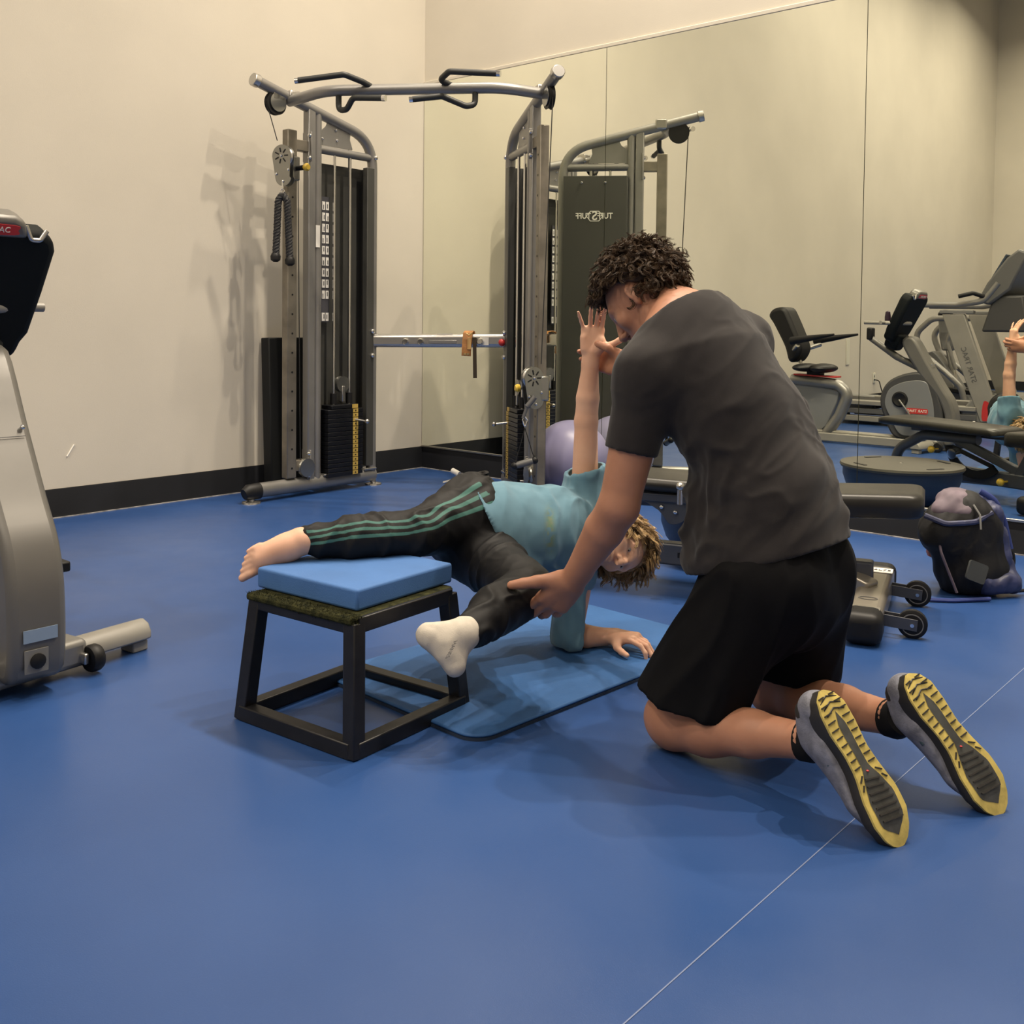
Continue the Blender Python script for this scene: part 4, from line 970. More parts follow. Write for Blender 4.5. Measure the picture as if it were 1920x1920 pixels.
# t-shirt
S = Fld(); o_ = .020
S.cone(pel + V3((.0, 0, -.02)), low, .198, .166, .03, tf, .90); S.cone(at(1335, 950, 2.30), at(1352, 1050, 2.27), .055, .078, .05); S.cone(low, mid, .150, .172, .03, tf, .76); S.cone(mid, che, .172, .180, .03, tf, .70)
S.cone(che, nk + V3((.01, 0, -.02)), .166, .074, .08, tf, .72)
S.cone(che + V3((-.02, -.05, .03)), Lsh, .084, .074, .045); S.cone(che + V3((-.02, .05, .03)), Rsh, .084, .074, .045)
S.cone(low + V3((.03, .10, .02)), mid + V3((.03, .10, 0)), .08, .08, .05)
S.cone(at(1478, 770, 2.60), at(1508, 890, 2.57), .050, .055, .05)
S.cut(V3((3.74, -2.5, .437)), nrm((.30, .05, -1)))
S.cut(nk + nrm(hc - nk) * .014, nrm(nrm(hc - nk) + V3((.0, 0, .35))))
for sh, el, L_ in ((Lsh, Lel, .58), (Rsh, Rel, .58)):
    S.grp(.045); h_ = sh + (el - sh) * L_; S.cone(sh, h_ + (el - sh) * .2, .067, .058, .02); S.cut(h_, nrm(nrm(el - sh) + V3((0, -.0, 0))))
    S.cone(h_ - nrm(el - sh) * .04, h_ + nrm(el - sh) * .10, .049, .050, carve=True)
S.carve.append(('c', pel + V3((0, 0, -.14)), pel + V3((-.01, 0, .03)), .168, .140, tf, .86, .01))
S.carve.append(('c', nk + V3((.01, 0, -.01)), hc, .057, .060, None, 1, .01))
Vt, Ft = S.mesh(.0046, 1); Nt = S.shellN(Vt, vnormals(Vt, Ft))
# folds gather at the waist and fan from the armpit
wz = np.clip((.80 - Vt[:, 2]) / .30, 0, 1); mk = .16 + 1.0 * wz
hz = .437 + .30 * (Vt[:, 0] - 3.74) + .05 * (Vt[:, 1] + 2.5); hm = np.clip((Vt[:, 2] - hz) / .05, .12, 1)
_, dS = 0, np.minimum(np.linalg.norm(Vt - (Lsh + (Lel - Lsh) * .55), axis=1), np.linalg.norm(Vt - (Rsh + (Rel - Rsh) * .55), axis=1)); hm = hm * np.clip((dS - .07) / .06, .05, 1)
Vt = folds(Vt, Nt, .0165, 12, axis=(.42, .85, .42), stretch=5, seed=3, mask=mk * hm, sharp=1.2, ridge=.55)
Vt = folds(Vt, Nt, .0075, 25, axis=(.2, .8, .6), stretch=5, seed=9, mask=(.3 + .7 * wz) * hm, ridge=.5); Vt = relax(Vt, Ft, 4)
tee = vmesh('tee_shirt', Vt, Ft, M_tee, man)
# shoulder seam and hem stitching as thin ridges
def ring_tube(c, ax, rx, ry, ref, r, name, m, par, n=40, a0=0, a1=2 * pi):
    ax = nrm(ax); x = nrm(V3(ref) - ax * (V3(ref) @ ax)); y = np.cross(ax, x)
    q = MB(); q.tube([c + x * cos(a0 + (a1 - a0) * k / n) * rx + y * sin(a0 + (a1 - a0) * k / n) * ry for k in range(n + 1)], r, 6, caps=False); return q.build(name, m, par)


# shorts
H = Fld()
H.cone(pel + V3((0, 0, -.04)), pel + V3((-.01, 0, .06)), .162, .138, .03, tf, .82)
H.cone(pel + V3((.03, -.07, -.02)), pel + V3((.02, -.07, -.02)), .10, .10, .05); H.cone(pel + V3((.03, .07, -.02)), pel + V3((.02, .07, -.02)), .10, .10, .05)
for hp, kn, q in ((Lhip, Lkn, -1), (Rhip, Rkn, 1)):
    H.grp(.05); e = hp + (kn - hp) * .80; H.cone(hp, kn, .102, .100, .02); H.cone(hp + V3((.015, q * .01, 0)), kn + V3((.06, q * .01, .02)), .10, .09, .04); H.cut(e * V3((1, 1, 0)) + V3((0, 0, .128)), nrm((-.12, 0, -1)))
    H.cone(e - nrm(kn - hp) * .04, e + nrm(kn - hp) * .14, .084, .086, carve=True)
Vs, Fs = H.mesh(.0052, 1); Ns = H.shellN(Vs, vnormals(Vs, Fs))
Vs = folds(Vs, Ns, .011, 10, axis=(-.3, 0, -1), stretch=3.5, seed=21, ridge=.5); Vs = relax(Vs, Fs, 3); 
Vs[:, 2] = np.maximum(Vs[:, 2], .012)
sho = vmesh('shorts', Vs, Fs, M_short, man)
q = MB(); q.ball(at(1332, 1282, 2.212), .006, 10, 6); q.build('brand_dot', M_grey, sho)

# hair: a dark under-layer and many small curls
def scalp(c, R_, U_, F_, s, rg, n, test, rad=(.082, .092, .100)):
    out = []
    while len(out) < n:
        v = nrm([rg.gauss(0, 1) for _ in range(3)])
        r, u, f = v
        if not test(r, u, f): continue
        p = c + (R_ * r * rad[0] + U_ * (u * rad[1] + .026) + F_ * (f * rad[2] - .010)) * s
        d = nrm(R_ * r / rad[0] + U_ * u / rad[1] + F_ * f / rad[2]); out.append((p, d))
    return out
def tA(r, u, f):
    if abs(r) > .90 and -.50 < u < -.02 and -.30 < f < .22: return False
    return u > -.74 if f < -.25 else u > -.50 - .25 * f if f < .15 else u > .06 + .55 * f
eyes(hl, man, 1.0, M_iris, M_hairA)
C_ = Fld(); C_.ell(hc + HU * .034 - HF * .016, (HR, HU, HF), (.084, .090, .098), .01); C_.ell(hc + HU * .05 + HF * .02, (HR, HU, HF), (.074, .074, .088), .03)
C_.fcut.append((hc + HU * .026 - HF * .012, nrm(-HU * .72 + HF * .72)))
C_.fcut.append((hc - HU * .045, -HU))
C_.fcut.append((hc + HF * .092, HF))
Vh, Fh = C_.mesh(.0045, 1); Nh = vnormals(Vh, Fh); Vh = Vh + Nh * (vnoise(Vh * 60, 3) * .005)[:, None]
hair = vmesh('hair', Vh, Fh, M_hairA, man)
rg = random.Random(11)
curls('hair_curls', hair, scalp(hc, HR, HU, HF, 1.0, rg, 760, tA), M_hairA, .040, .0085, 1.5, .00075, gravity=.8, seed=5, nseg=13, per=9, clump=.0035)

# shoes: upper, midsole, lugged outsole, laces
M_upper = mat('grey_mesh_upper', (0.17, 0.175, 0.215), .7, var=.25, vscale=40, bump=.4, bscale=300)
M_mids = mat('dark_midsole', (0.022, 0.020, 0.018), .6)
M_out = mat('yellow_outsole', (0.56, 0.44, 0.12), .6, var=.18, vscale=35, bump=.3, bscale=120)
M_outg = mat('grey_outsole', (0.050, 0.052, 0.050), .6, var=.3, vscale=35)
def outline(t):       # half widths (inner, outer) along the sole, heel 0 to toe 1
    ts = [0, .04, .12, .25, .40, .52, .68, .82, .92, .975, 1.0]
    wi = [.004, .022, .033, .035, .028, .029, .042, .044, .034, .020, .004]; wo = [.004, .022, .033, .034, .030, .035, .046, .045, .033, .019, .004]
    return np.interp(t, ts, wi) * .98, np.interp(t, ts, wo) * .98
def shoe(heel, toe, down, sg, ank, lab):
    """heel and toe are the ends of the sole's ground face, down the way the sole faces"""
    Ls = np.linalg.norm(toe - heel); D = nrm(toe - heel); Z = nrm(V3(down) - D * (V3(down) @ D)); X = np.cross(D, Z) * sg
    t_ = link('shoe', None, man); t_.location = tuple(heel); t_['label'] = lab
    Pp = lambda t, x, z: heel + D * Ls * t + X * x * Ls / .29 - Z * z
    n = 36; ts = [.5 - .5 * cos(pi * k / n) for k in range(n + 1)]
    curve = lambda t: .012 * max(0, (t - .72) / .28) ** 2 + .006 * max(0, (.1 - t) / .1)
    def ringpts(off, z, hx=0):
        zz = lambda t: z + curve(t) + hx * max(0, 1 - t * 1.15) ** .8
        a = [Pp(t, outline(t)[0] * off, zz(t)) for t in ts]; b_ = [Pp(t, -outline(t)[1] * off, zz(t)) for t in ts[::-1]]
        return a + b_[1:-1]
    def loft(rings, name, m, cap0=True, cap1=True, **k):
        q = MB(); vs = [p for r in rings for p in r]; L = len(rings[0])
        fs = [(i * L + j, i * L + (j + 1) % L, (i + 1) * L + (j + 1) % L, (i + 1) * L + j) for i in range(len(rings) - 1) for j in range(L)]
        if cap0: fs += [(j, j + 1, L - j - 1, L - j) if j else (0, 1, L - 1) for j in range(0, n)][:n]
        if cap1:
            o2 = (len(rings) - 1) * L; fs += [(o2 + j, o2 + L - j, o2 + L - j - 1, o2 + j + 1) if j else (o2, o2 + L - 1, o2 + 1) for j in range(0, n)][:n]
        fs = [f for f in fs if len(set(f)) == len(f)]
        q.add(vs, fs); return q.build(name, m, t_, **k)
    mid_ = loft([ringpts(.94, .004), ringpts(1.0, .007), ringpts(1.03, .018), ringpts(1.0, .026, .014), ringpts(.93, .030, .034)], 'midsole', M_mids, ang=60)
    # outsole field: yellow rim plate and grey centre, then lugs
    loft([ringpts(.97, .0015), ringpts(.985, .006)], 'outsole', M_out, ang=50)
    def inner(t):
        f = np.interp(t, [0, .14, .22, .30, .5, .58, .70, .86, .93, 1], [0, 0, .25, .30, .28, .55, .72, .66, .0, 0]); return f
    q = MB(); ti = np.linspace(.14, .93, 30); A = [Pp(t, outline(t)[0] * inner(t), .0006 + curve(t)) for t in ti]; Bq = [Pp(t, -outline(t)[1] * inner(t), .0006 + curve(t)) for t in ti]
    q.add(A + Bq, [(i, i + 1, 30 + i + 1, 30 + i) for i in range(29)]); q.build('sole_centre', M_outg, t_)
    rr = random.Random(3)
    M_gr = M_mids
    for i, t in enumerate(np.linspace(.05, .95, 19)):
        wi, wo = outline(t)
        for q_, w_ in ((1, wi), (-1, wo)):
            f0 = max(inner(t) + .08, .30 if t < .25 or t > .9 else 0); x0 = w_ * f0; x1 = w_ * .86
            if x1 - x0 < .006 or t > .87: continue
            b_ = MB(); a_ = Pp(t - .012, q_ * x0, .0003 + curve(t)); c_ = Pp(t + .014 * (1 if t > .5 else -1) + .004, q_ * x1, .0003 + curve(t)); b_.beam(a_, c_, .0022, .0030, Z); b_.build('tread_groove', M_gr, t_)
    for i, t in enumerate(np.linspace(.58, .83, 7)):
        b_ = MB(); f = inner(t) * .8; b_.beam(Pp(t - .015, outline(t)[0] * f, -.0003), Pp(t + .015, -outline(t)[1] * f, -.0003), .0028, .004, Z); b_.build('tread_bar', M_mids, t_)
    for i, t in enumerate((.04, .08, .12)):
        b_ = MB(); b_.tube([Pp(t + .03, .022, .001 + curve(t)), Pp(t, 0, .0008 + curve(t)), Pp(t + .03, -.022, .001 + curve(t))], .0016, 6); b_.build('tread_groove', M_gr, t_)
    b_ = MB(); b_.ball(Pp(.53, .0, .0), .003, 8, 6, (1, 1, .5)); b_.build('red_dot', M_red, t_)
    # upper
    U = Fld(); X2 = X
    U.chain([Pp(.09, 0, .055), Pp(.16, 0, .072), Pp(.26, 0, .080)], [.030, .035, .036], .02)
    U.cone(Pp(.10, 0, .04), Pp(.34, 0, .045), .030, .034, .02); U.cone(Pp(.34, 0, .050), Pp(.68, 0, .038), .042, .042, .02); U.cone(Pp(.68, .006, .036), Pp(.86, .0, .032), .038, .031, .02, Z, .82)
    U.cone(Pp(.66, -.010, .032), Pp(.84, -.008, .030), .034, .028, .02, Z, .8)
    U.cone(Pp(.26, 0, .082), Pp(.55, 0, .060), .038, .030, .02)
    U.fcut.append((Pp(.5, 0, .030), Z))
    cu_ = nrm(ank - Pp(.16, 0, .05))
    U.cone(Pp(.15, 0, .06), Pp(.18, 0, .125), .024, .036, carve=True)
    U.fcut.append((Pp(.12, 0, .094), nrm(-Z * 1.0 - D * .15)))
    Vu, Fu = U.mesh(.0042, 1); vmesh('upper', Vu, Fu, M_upper, t_)
    b_ = MB(); b_.ball(Pp(.115, 0, .066), .034, 18, 12, (1.0, .95, 1.0), (X, D, Z)); b_.build('heel_counter', M_mids, t_, label='black heel counter')
    b_ = MB(); b_.ball(Pp(.24, 0, .098), .026, 14, 8, (1, .5, .45), (X, D, Z)); b_.build('tongue', mat('tongue', (.05, .055, .07), .8), t_)
    for q_ in (-1, 1):
        b_ = MB(); b_.tube([Pp(.18, q_ * .030, .070), Pp(.28, q_ * .036, .058), Pp(.42, q_ * .0385, .045)], .0065, 8, ratio=.45, up=Z); b_.build('side_band', mat('band_grey', (.05, .08, .10), .6), t_)
    for k in range(5):
        tt = .32 + k * .055; b_ = MB(); b_.tube([Pp(tt, -.020, .075 - k * .005), Pp(tt + .01, 0, .086 - k * .006), Pp(tt, .020, .075 - k * .005)], .0024, 6); b_.build('lace', mat('lace_dark', (.02, .02, .028), .8) if k == 0 else bpy.data.materials['lace_dark'], t_)
    b_ = MB(); b_.tube([Pp(.30, .01, .088), Pp(.33, .025, .112), Pp(.38, .012, .108), Pp(.36, .0, .09)], .0022, 6, R=.01); b_.build('lace_loop', bpy.data.materials['lace_dark'], t_)
    return t_
shoe(V3((4.026, -2.80, .262)), V3((4.186, -2.782, .006)), nrm((.83, -.37, .43)), 1, Lan, 'left running shoe, toe on the floor nearer the camera')
shoe(V3((4.105, -2.565, .252)), V3((4.287, -2.522, .006)), nrm((.77, -.48, .43)), 1, Ran, 'right running shoe, farther from the camera')
for kn, an, q in ((Lkn, Lan, 0), (Rkn, Ran, 1)):
    b_ = MB(); d = nrm(an - kn); b_.tube([an - d * .016, an + d * .004, an + d * .03 + V3((0, -.01, .012))], [.0395, .0405, .037], 22, up=(0, 1, 0)); b_.build('sock', mat('black_sock', (.008, .008, .009), .85, spec=.15) if q == 0 else bpy.data.materials['black_sock'], man)

# ------------------------------------------------------------ the child in a side plank
M_shirtB = mat('teal_cotton', (0.115, 0.222, 0.292), 0.9, var=.05, vscale=25, bump=.3, bscale=700, bdist=.0006, sheen=.15, spec=.15)
def pants_mat():
    m = mat('black_track_fabric', (0.007, 0.007, 0.008), 0.62, bump=.25, bscale=500, bdist=.0005, spec=.22)
    nt = m.node_tree; N = nt.nodes; b = N['Principled BSDF']; a = N.new('ShaderNodeAttribute'); a.attribute_name = 'stripe'
    r = N.new('ShaderNodeMapRange'); r.inputs['From Min'].default_value = .35; r.inputs['From Max'].default_value = .65; nt.links.new(a.outputs['Fac'], r.inputs['Value'])
    mx = N.new('ShaderNodeMix'); mx.data_type = 'RGBA'; mx.inputs['A'].default_value = (0.007, 0.007, 0.008, 1); mx.inputs['B'].default_value = (0.05, 0.14, 0.122, 1)
    nt.links.new(r.outputs['Result'], mx.inputs['Factor']); nt.links.new(mx.outputs['Result'], b.inputs['Base Color']); return m
M_pants = pants_mat()
M_sock = mat('white_sock', (0.50, 0.46, 0.40), 0.9, bump=.5, bscale=500, bdist=.001, var=.04, vscale=60, spec=.15)
M_hairB = mat('blond_hair', (0.20, 0.115, 0.045), 0.36, col2=(0.50, 0.33, 0.15), vscale=55, spec=.6)
Z3 = V3((0, 0, 1))
rS, lS = at(1096, 938, 3.07), at(1088, 1062, 2.99)
rE, rW = at(1099, 790, 3.07), at(1108, 664, 3.05)
lE, lW = V3((3.045, -2.325, .050)), V3((3.13, -2.235, .045))
rH, lH = at(890, 962, 2.87), at(908, 1040, 2.84)
rK, rA = at(775, 1000, 2.68), at(563, 1015, 2.57)
lK, lA = at(988, 1105, 2.56), at(868, 1189, 2.33)
pv, wa, ch, up = at(900, 995, 2.87), at(965, 1000, 2.93), at(1030, 1000, 2.99), at(1078, 1000, 3.03)
bn = nrm(-FT + V3((0, 0, .12)))            # belly looks at the viewer
hB = at(1153, 1022, 2.98)
BU = nrm(RT * .84 + Z3 * -.22 + FT * .36); BF = nrm(-FT * .86 + RT * .20 - Z3 * .30); BF = nrm(BF - BU * (BF @ BU)); BR_ = np.cross(BF, BU)
Q = Fld()
Q.chain([pv, wa, ch, up], [.105, .088, .102, .095], .03, bn, .72)
Q.cone(up, at(1130, 1005, 3.01), .055, .042, .03); Q.cone(at(1130, 1005, 3.01), hB - BU * .02, .042, .044, .02)
Q.cone(up, rS, .06, .045, .03); Q.cone(up, lS, .06, .048, .03)
Q.chain([rS, rE], [.042, .034], .015); Q.chain([rE, rE * .65 + rW * .35, rW], [.034, .0345, .0215], .012)
Q.chain([lS, lE], [.044, .034], .015); Q.chain([lE, lE * .6 + lW * .4, lW], [.034, .032, .023], .012)
Q.chain([rH, rK], [.070, .048], .02); Q.chain([rK, rK * .65 + rA * .35, rA], [.047, .046, .030], .015)
Q.chain([lH, lK], [.070, .048], .02); Q.chain([lK, lK * .65 + lA * .35, lA], [.047, .046, .030], .015)
hb = head(Q, hB, BR_, BU, BF, .87)
# raised right hand, palm to the viewer, fingers spread
hand(Q, rW, nrm(Z3 + RT * .06), -FT, 1, .90, curl=(.55, .60, .55, .35), curl2=(.15, .15, .15, .1), spread=(.03, .02, -.08, -.42), fr=.0080,
     thumb=((.90, .30, .45), (.85, .60, .35), (.65, .80, .1)))
# left hand on the mat: palm down, fingertips arched
hy = nrm(RT * .80 - FT * .62 + V3((0, 0, .10))); hand(Q, lW + V3((.0, 0, .004)), hy, V3((0, 0, -1)), -1, .90, curl=(.30, .38, .42, .45), curl2=(.60, .65, .60, .55), spread=(.10, .02, -.06, -.12), fr=.0085,
     thumb=((.75, .7, .35), (.55, .9, .25), (.4, 1, .2)))
# bare right foot
tb = at(482, 1046, 2.52); fd_ = nrm(tb - rA); lt = nrm(-Z3 * .95 - FT * .25 - RT * .22); lt = nrm(lt - fd_ * (lt @ fd_)); dz_ = np.cross(fd_, lt)
if dz_ @ FT > 0: dz_ = -dz_
Lf = np.linalg.norm(tb - rA); F0 = lambda a, b, c=0: rA + fd_ * (a * Lf) + lt * b + dz_ * c
Q.cone(rA, F0(.35, .006, -.004), .031, .029, .02); Q.cone(F0(-.12, .012, -.030), F0(.2, .010, -.020), .024, .024, .02)
Q.cone(F0(.3, .010, -.004), F0(1.0, .020, -.006), .026, .016, .02); Q.cone(F0(.3, -.004, -.004), F0(.92, -.016, -.008), .026, .013, .02); Q.cone(F0(.4, .0, -.002), F0(.98, .003, -.002), .025, .015, .02)
for i, (b__, ln, r_) in enumerate(((.028, .044, .0112), (.0118, .043, .0076), (-.0015, .039, .0072), (-.0142, .034, .0068), (-.0265, .028, .0064))):
    a = F0(1.0 - i * .035, b__, -.006); e = a + nrm(fd_ + lt * .12) * ln * .6; e2 = e + nrm(fd_ + lt * .25 - dz_ * .5) * ln * .5
    Q.cone(a, e, r_ * 1.1, r_ * .95, .006); Q.cone(e, e2, r_ * .98, r_ * .92, .003)
# left foot inside the sock
hl_, tl_ = at(800, 1193, 2.315), at(852, 1255, 2.30)
Q.cone(lA, lA + (hl_ - lA) * .5, .030, .028, .02)
Vq, Fq = Q.mesh(.0032, 2)
kid = vmesh('person', Vq, Fq, M_skinB)
tag(kid, 'blond child in teal t-shirt and striped track pants, in side plank, leg on box', 'person')
eyes(hb, kid, .87, M_iris, M_hairB)
for i in range(5):   # toenails
    pass
# shirt
S = Fld()
S.chain([pv - (wa - pv) * .5, wa, ch, up], [.139, .139, .137, .118], .03, bn, .90)
S.cone(up, rS, .075, .058, .04); S.cone(up, lS, .078, .066, .04)
S.cut(at(938, 995, 2.88), nrm(-RT * .887 - Z3 * .46))
S.cut(at(1122, 1000, 3.0), nrm(RT + Z3 * -.1))
S.grp(.03); e = rS + (rE - rS) * .40; S.cone(rS - Z3 * .01, e + Z3 * .03, .058, .062, .02); S.cut(e, nrm(rE - rS + RT * -.07 - FT * .03))
S.cone(e - Z3 * .05, e + Z3 * .08, .049, .051, carve=True)
S.grp(.03); e2 = lS + (lE - lS) * .97; S.cone(lS, lE, .064, .060, .02); S.cut(V3((0, 0, .022)), (0, 0, -1)); S.cut(lE + (lW - lE) * .22, nrm(lW - lE))
S.cone(lE + (lW - lE) * .10, lE + (lW - lE) * .9, .044, .052, carve=True)
S.cone(pv - (wa - pv) * 1.2, pv + (wa - pv) * .55, .118, .110, .02, bn, .84, carve=True)
S.cone(at(1112, 1000, 3.02), hB, .046, .05, carve=True)
Vs, Fs = S.mesh(.0042, 1); Ns = S.shellN(Vs, vnormals(Vs, Fs))
Vs = folds(Vs, Ns, .010, 13, axis=(-.25, .2, 1), stretch=5, seed=31, sharp=1.2, ridge=.6); Vs = folds(Vs, Ns, .0018, 34, axis=(.3, .2, 1), stretch=4, seed=33, sharp=1); Vs = relax(Vs, Fs, 3)
Vs[:, 2] = np.maximum(Vs[:, 2], .017)
# faded print on the chest, as a cloth attribute
uu = (Vs - CP) @ CF; px_ = 960 + FPX * ((Vs - CP) @ CR) / uu; py_ = CY0 - FPX * ((Vs - CP) @ CU) / uu
cen = at(1030, 990, 2.9); ax_p = nrm(at(1010, 1050, 2.9) - at(1040, 955, 2.9)); pr = Vs - cen; al = pr @ ax_p; la = pr @ nrm(RT)
prt = np.exp(-(la / .012) ** 2) * np.exp(-(al / .055) ** 4) * ((Ns @ -FT) > .2) * (vnoise(Vs * 90, 4) > -.35)
sh = vmesh('tee_shirt', Vs, Fs, M_shirtB, kid, attrs=dict(print=prt))
nt = M_shirtB.node_tree; N = nt.nodes; b = N['Principled BSDF']; a = N.new('ShaderNodeAttribute'); a.attribute_name = 'print'; mx = N.new('ShaderNodeMix'); mx.data_type = 'RGBA'
old = b.inputs['Base Color'].links[0].from_socket; nt.links.new(old, mx.inputs['A']); tn = N.new('ShaderNodeTexNoise'); tn.inputs['Scale'].default_value = 45; cr = N.new('ShaderNodeMix'); cr.data_type = 'RGBA'
cr.inputs['A'].default_value = (.30, .24, .06, 1); cr.inputs['B'].default_value = (.05, .20, .12, 1); nt.links.new(tn.outputs['Fac'], cr.inputs['Factor']); nt.links.new(cr.outputs['Result'], mx.inputs['B'])
ml = N.new('ShaderNodeMath'); ml.operation = 'MULTIPLY'; ml.inputs[1].default_value = .75; nt.links.new(a.outputs['Fac'], ml.inputs[0]); nt.links.new(ml.outputs[0], mx.inputs['Factor']); nt.links.new(mx.outputs['Result'], b.inputs['Base Color'])

# track pants
T_ = Fld()
T_.cone(pv + (wa - pv) * .45, pv - (wa - pv) * .35, .104, .118, .03, bn, .80)
T_.cone(pv, rH, .098, .10, .05); T_.cone(pv, lH, .095, .085, .05)
T_.cut(at(962, 998, 2.88), nrm(RT * .887 + Z3 * .46))
T_.grp(.04).chain([rH, rK, rK * .45 + rA * .55, rA + (rK - rA) * .04], [.098, .062, .056, .037], .03); T_.cut(rA + (rK - rA) * .02, nrm(rA - rK))
T_.grp(.04).chain([lH, lK, lK * .5 + lA * .5, lA + (lK - lA) * .06], [.088, .062, .058, .040], .03); T_.cut(lA + (lK - lA) * .04, nrm(lA - lK))
T_.fcut.append((V3((0, 0, .3575)), V3((0, 0, -1)))) if False else None
Vp, Fp = T_.mesh(.0042, 1); Np = vnormals(Vp, Fp)
# three stripes run down the outside (upper side) of the raised leg
def seg_param(V, a, b):
    ba = b - a; t = np.clip(((V - a) @ ba) / (ba @ ba), 0, 1); return t, V - (a + t[:, None] * ba)
P0 = [rH, rK, rA]; best = np.full(len(Vp), 9.); tt = np.zeros(len(Vp)); num = 0; den = 0
for i in range(2):
    t, w_ = seg_param(Vp, P0[i], P0[i + 1]); d_ = np.linalg.norm(w_, axis=1); ax = nrm(P0[i + 1] - P0[i])
    oz = nrm(Z3 * .80 - FT * .75); oz = nrm(oz - ax * (oz @ ax)); ox = np.cross(ax, oz); A_ = np.arctan2(w_ @ ox, w_ @ oz) * np.minimum(d_, .055)
    wt = np.exp(-d_ * 130); num = num + wt * A_; den = den + wt; m_ = d_ < best; best = np.where(m_, d_, best); tt = np.where(m_, i + t, tt)
ang = num / den
_, wl = seg_param(Vp, lH, lK); _, wl2 = seg_param(Vp, lK, lA); isr = best < np.minimum(np.linalg.norm(wl, axis=1), np.linalg.norm(wl2, axis=1)) + .0
st = np.zeros(len(Vp))
for c_ in (-.034, -.017, .0): st = np.maximum(st, np.clip(1.5 - np.abs(ang - c_) / .0036, 0, 1))
st = st * isr * (tt < 1.96) * (tt > .12)
Vp = folds(Vp, Np, .009, 13, axis=(.5, .3, 1), stretch=4, seed=41, sharp=1.1, ridge=.6); Vp = folds(Vp, Np, .0022, 34, seed=43, axis=(.3, -.6, .7), stretch=4, sharp=1, ridge=.5); Vp = relax(Vp, Fp, 2)
lowr = Vp[:, 2] < .3585
ins = (Vp[:, 0] > 2.70) & (Vp[:, 0] < 3.10) & (Vp[:, 1] > -3.22) & (Vp[:, 1] < -2.86) & (Vp[:, 2] > .30) & (Vp[:, 2] < .3585)
Vp[ins, 2] = .3590
vmesh('track_pants', Vp, Fp, M_pants, kid, attrs=dict(stripe=st))
# waist tie
b_ = MB(); b_.tube([rH + V3((-.0, -.0, .10)), rH + Z3 * .115 + RT * .04, rH + Z3 * .11 + RT * .02 + FT * .03, rH + Z3 * .10 - RT * .03], .006, 6, R=.02); b_.build('waist_cord', M_pants, kid)
# white sock
hk, tk = at(804, 1192, 2.315), at(853, 1248, 2.30)
K = Fld(); K.cone(lA + (lK - lA) * .20, lA, .0365, .0365, .01); K.cone(lA, hk, .036, .028, .012); K.cone(hk, tk, .024, .022, .015); K.cone(lA, tk, .028, .022, .012); K.cone(at(838, 1205, 2.31), at(842, 1222, 2.305), .030, .028, .012)
Vk, Fk = K.mesh(.0034, 2); Nk = vnormals(Vk, Fk); Vk = folds(Vk, Nk, .0016, 40, seed=51, axis=(0, 0, 1), stretch=2)
so = vmesh('sock', Vk, Fk, M_sock, kid)
so['label'] = 'white ankle sock'
text_obj('sock_lettering', 'HANES', .014, at(846, 1218, 2.268), nrm(at(836, 1240, 2.27) - at(850, 1212, 2.27)), nrm(RT + Z3 * .35), M_greyd, so, depth=.0006)
# blond hair: long wavy locks that hang down
def tB(r, u, f):
    if f < .1: return u > -.45 - .2 * f
    if r > .35 and f < .5: return u > -.35
    if r < -.4 and f < .3: return u > -.3
    return u > .18 + .50 * f
C_ = Fld(); C_.ell(hB + (BU * .032 - BF * .014) * .9, (BR_, BU, BF), (.077, .080, .088), .01); C_.cone(hB + BU * .03 - BF * .03, hB + BU * .01 - BF * .03 - Z3 * .045, .062, .045, .03)
C_.fcut.append((hB + BU * .012, nrm(-BU * .75 + BF * .66))); C_.fcut.append((hB - BU * .05, -BU))
Vh, Fh = C_.mesh(.0042, 1); Nh = vnormals(Vh, Fh); Vh = Vh + Nh * (vnoise(Vh * 55, 3) * .005)[:, None]
hr = vmesh('hair', Vh, Fh, M_hairB, kid)
rg = random.Random(5)
curls('hair_locks', hr, scalp(hB, BR_, BU, BF, .87, rg, 420, tB, (.080, .086, .098)), M_hairB, .058, .010, 1.25, .0009, gravity=2.2, seed=8, nseg=14, per=13, clump=.006, spread=.2)

# ------------------------------------------------------------ plyo box, pad, mat
bx, by = nrm((.9965, .083, 0)), nrm((-.083, .9965, 0)); bc = V3((2.937, -3.047, 0)); 
M_box = mat('black_steel', (0.009, 0.009, 0.011), .42, spec=.4, var=.2, vscale=30)
M_turf = mat('worn_turf', (0.014, 0.016, 0.008), .95, col2=(0.045, 0.045, 0.018), vscale=55, bump=.8, bscale=220, bdist=.004, spec=.1)
PB = thing('plyo_box', tuple(bc), 'low black steel jump box with worn turf top under the blue pad', 'plyo box')
def bp(a, b, z): return bc + bx * a + by * b + UZ * z
hb_, ht_ = .185, .160
for a, b_ in ((-1, -1), (1, -1), (1, 1), (-1, 1)):
    q = MB(); q.beam(bp(a * hb_, b_ * hb_, .0), bp(a * ht_, b_ * ht_, .29), .036, .036, by); q.build('leg', M_box, PB, bevel=.003)
for i, (a, b_) in enumerate(((0, -1), (1, 0), (0, 1), (-1, 0))):
    d = by if a else bx; o_ = bp(a * hb_, b_ * hb_, .018)
    q = MB(); q.beam(o_ - d * hb_, o_ + d * hb_, .036, .036); q.build('bottom_rail', M_box, PB, bevel=.003)
    o_ = bp(a * ht_, b_ * ht_, .286); q = MB(); q.beam(o_ - d * ht_, o_ + d * ht_, .036, .036); q.build('top_rail', M_box, PB, bevel=.003)
q = MB(); q.box(bp(-.006, -.006, .2965), (ht_ * 2 + .034, ht_ * 2 + .034, .0175), (bx, by, UZ)); tf_ = q.build('turf_top', M_turf, PB, bevel=.006)
rr = random.Random(2); q = MB()
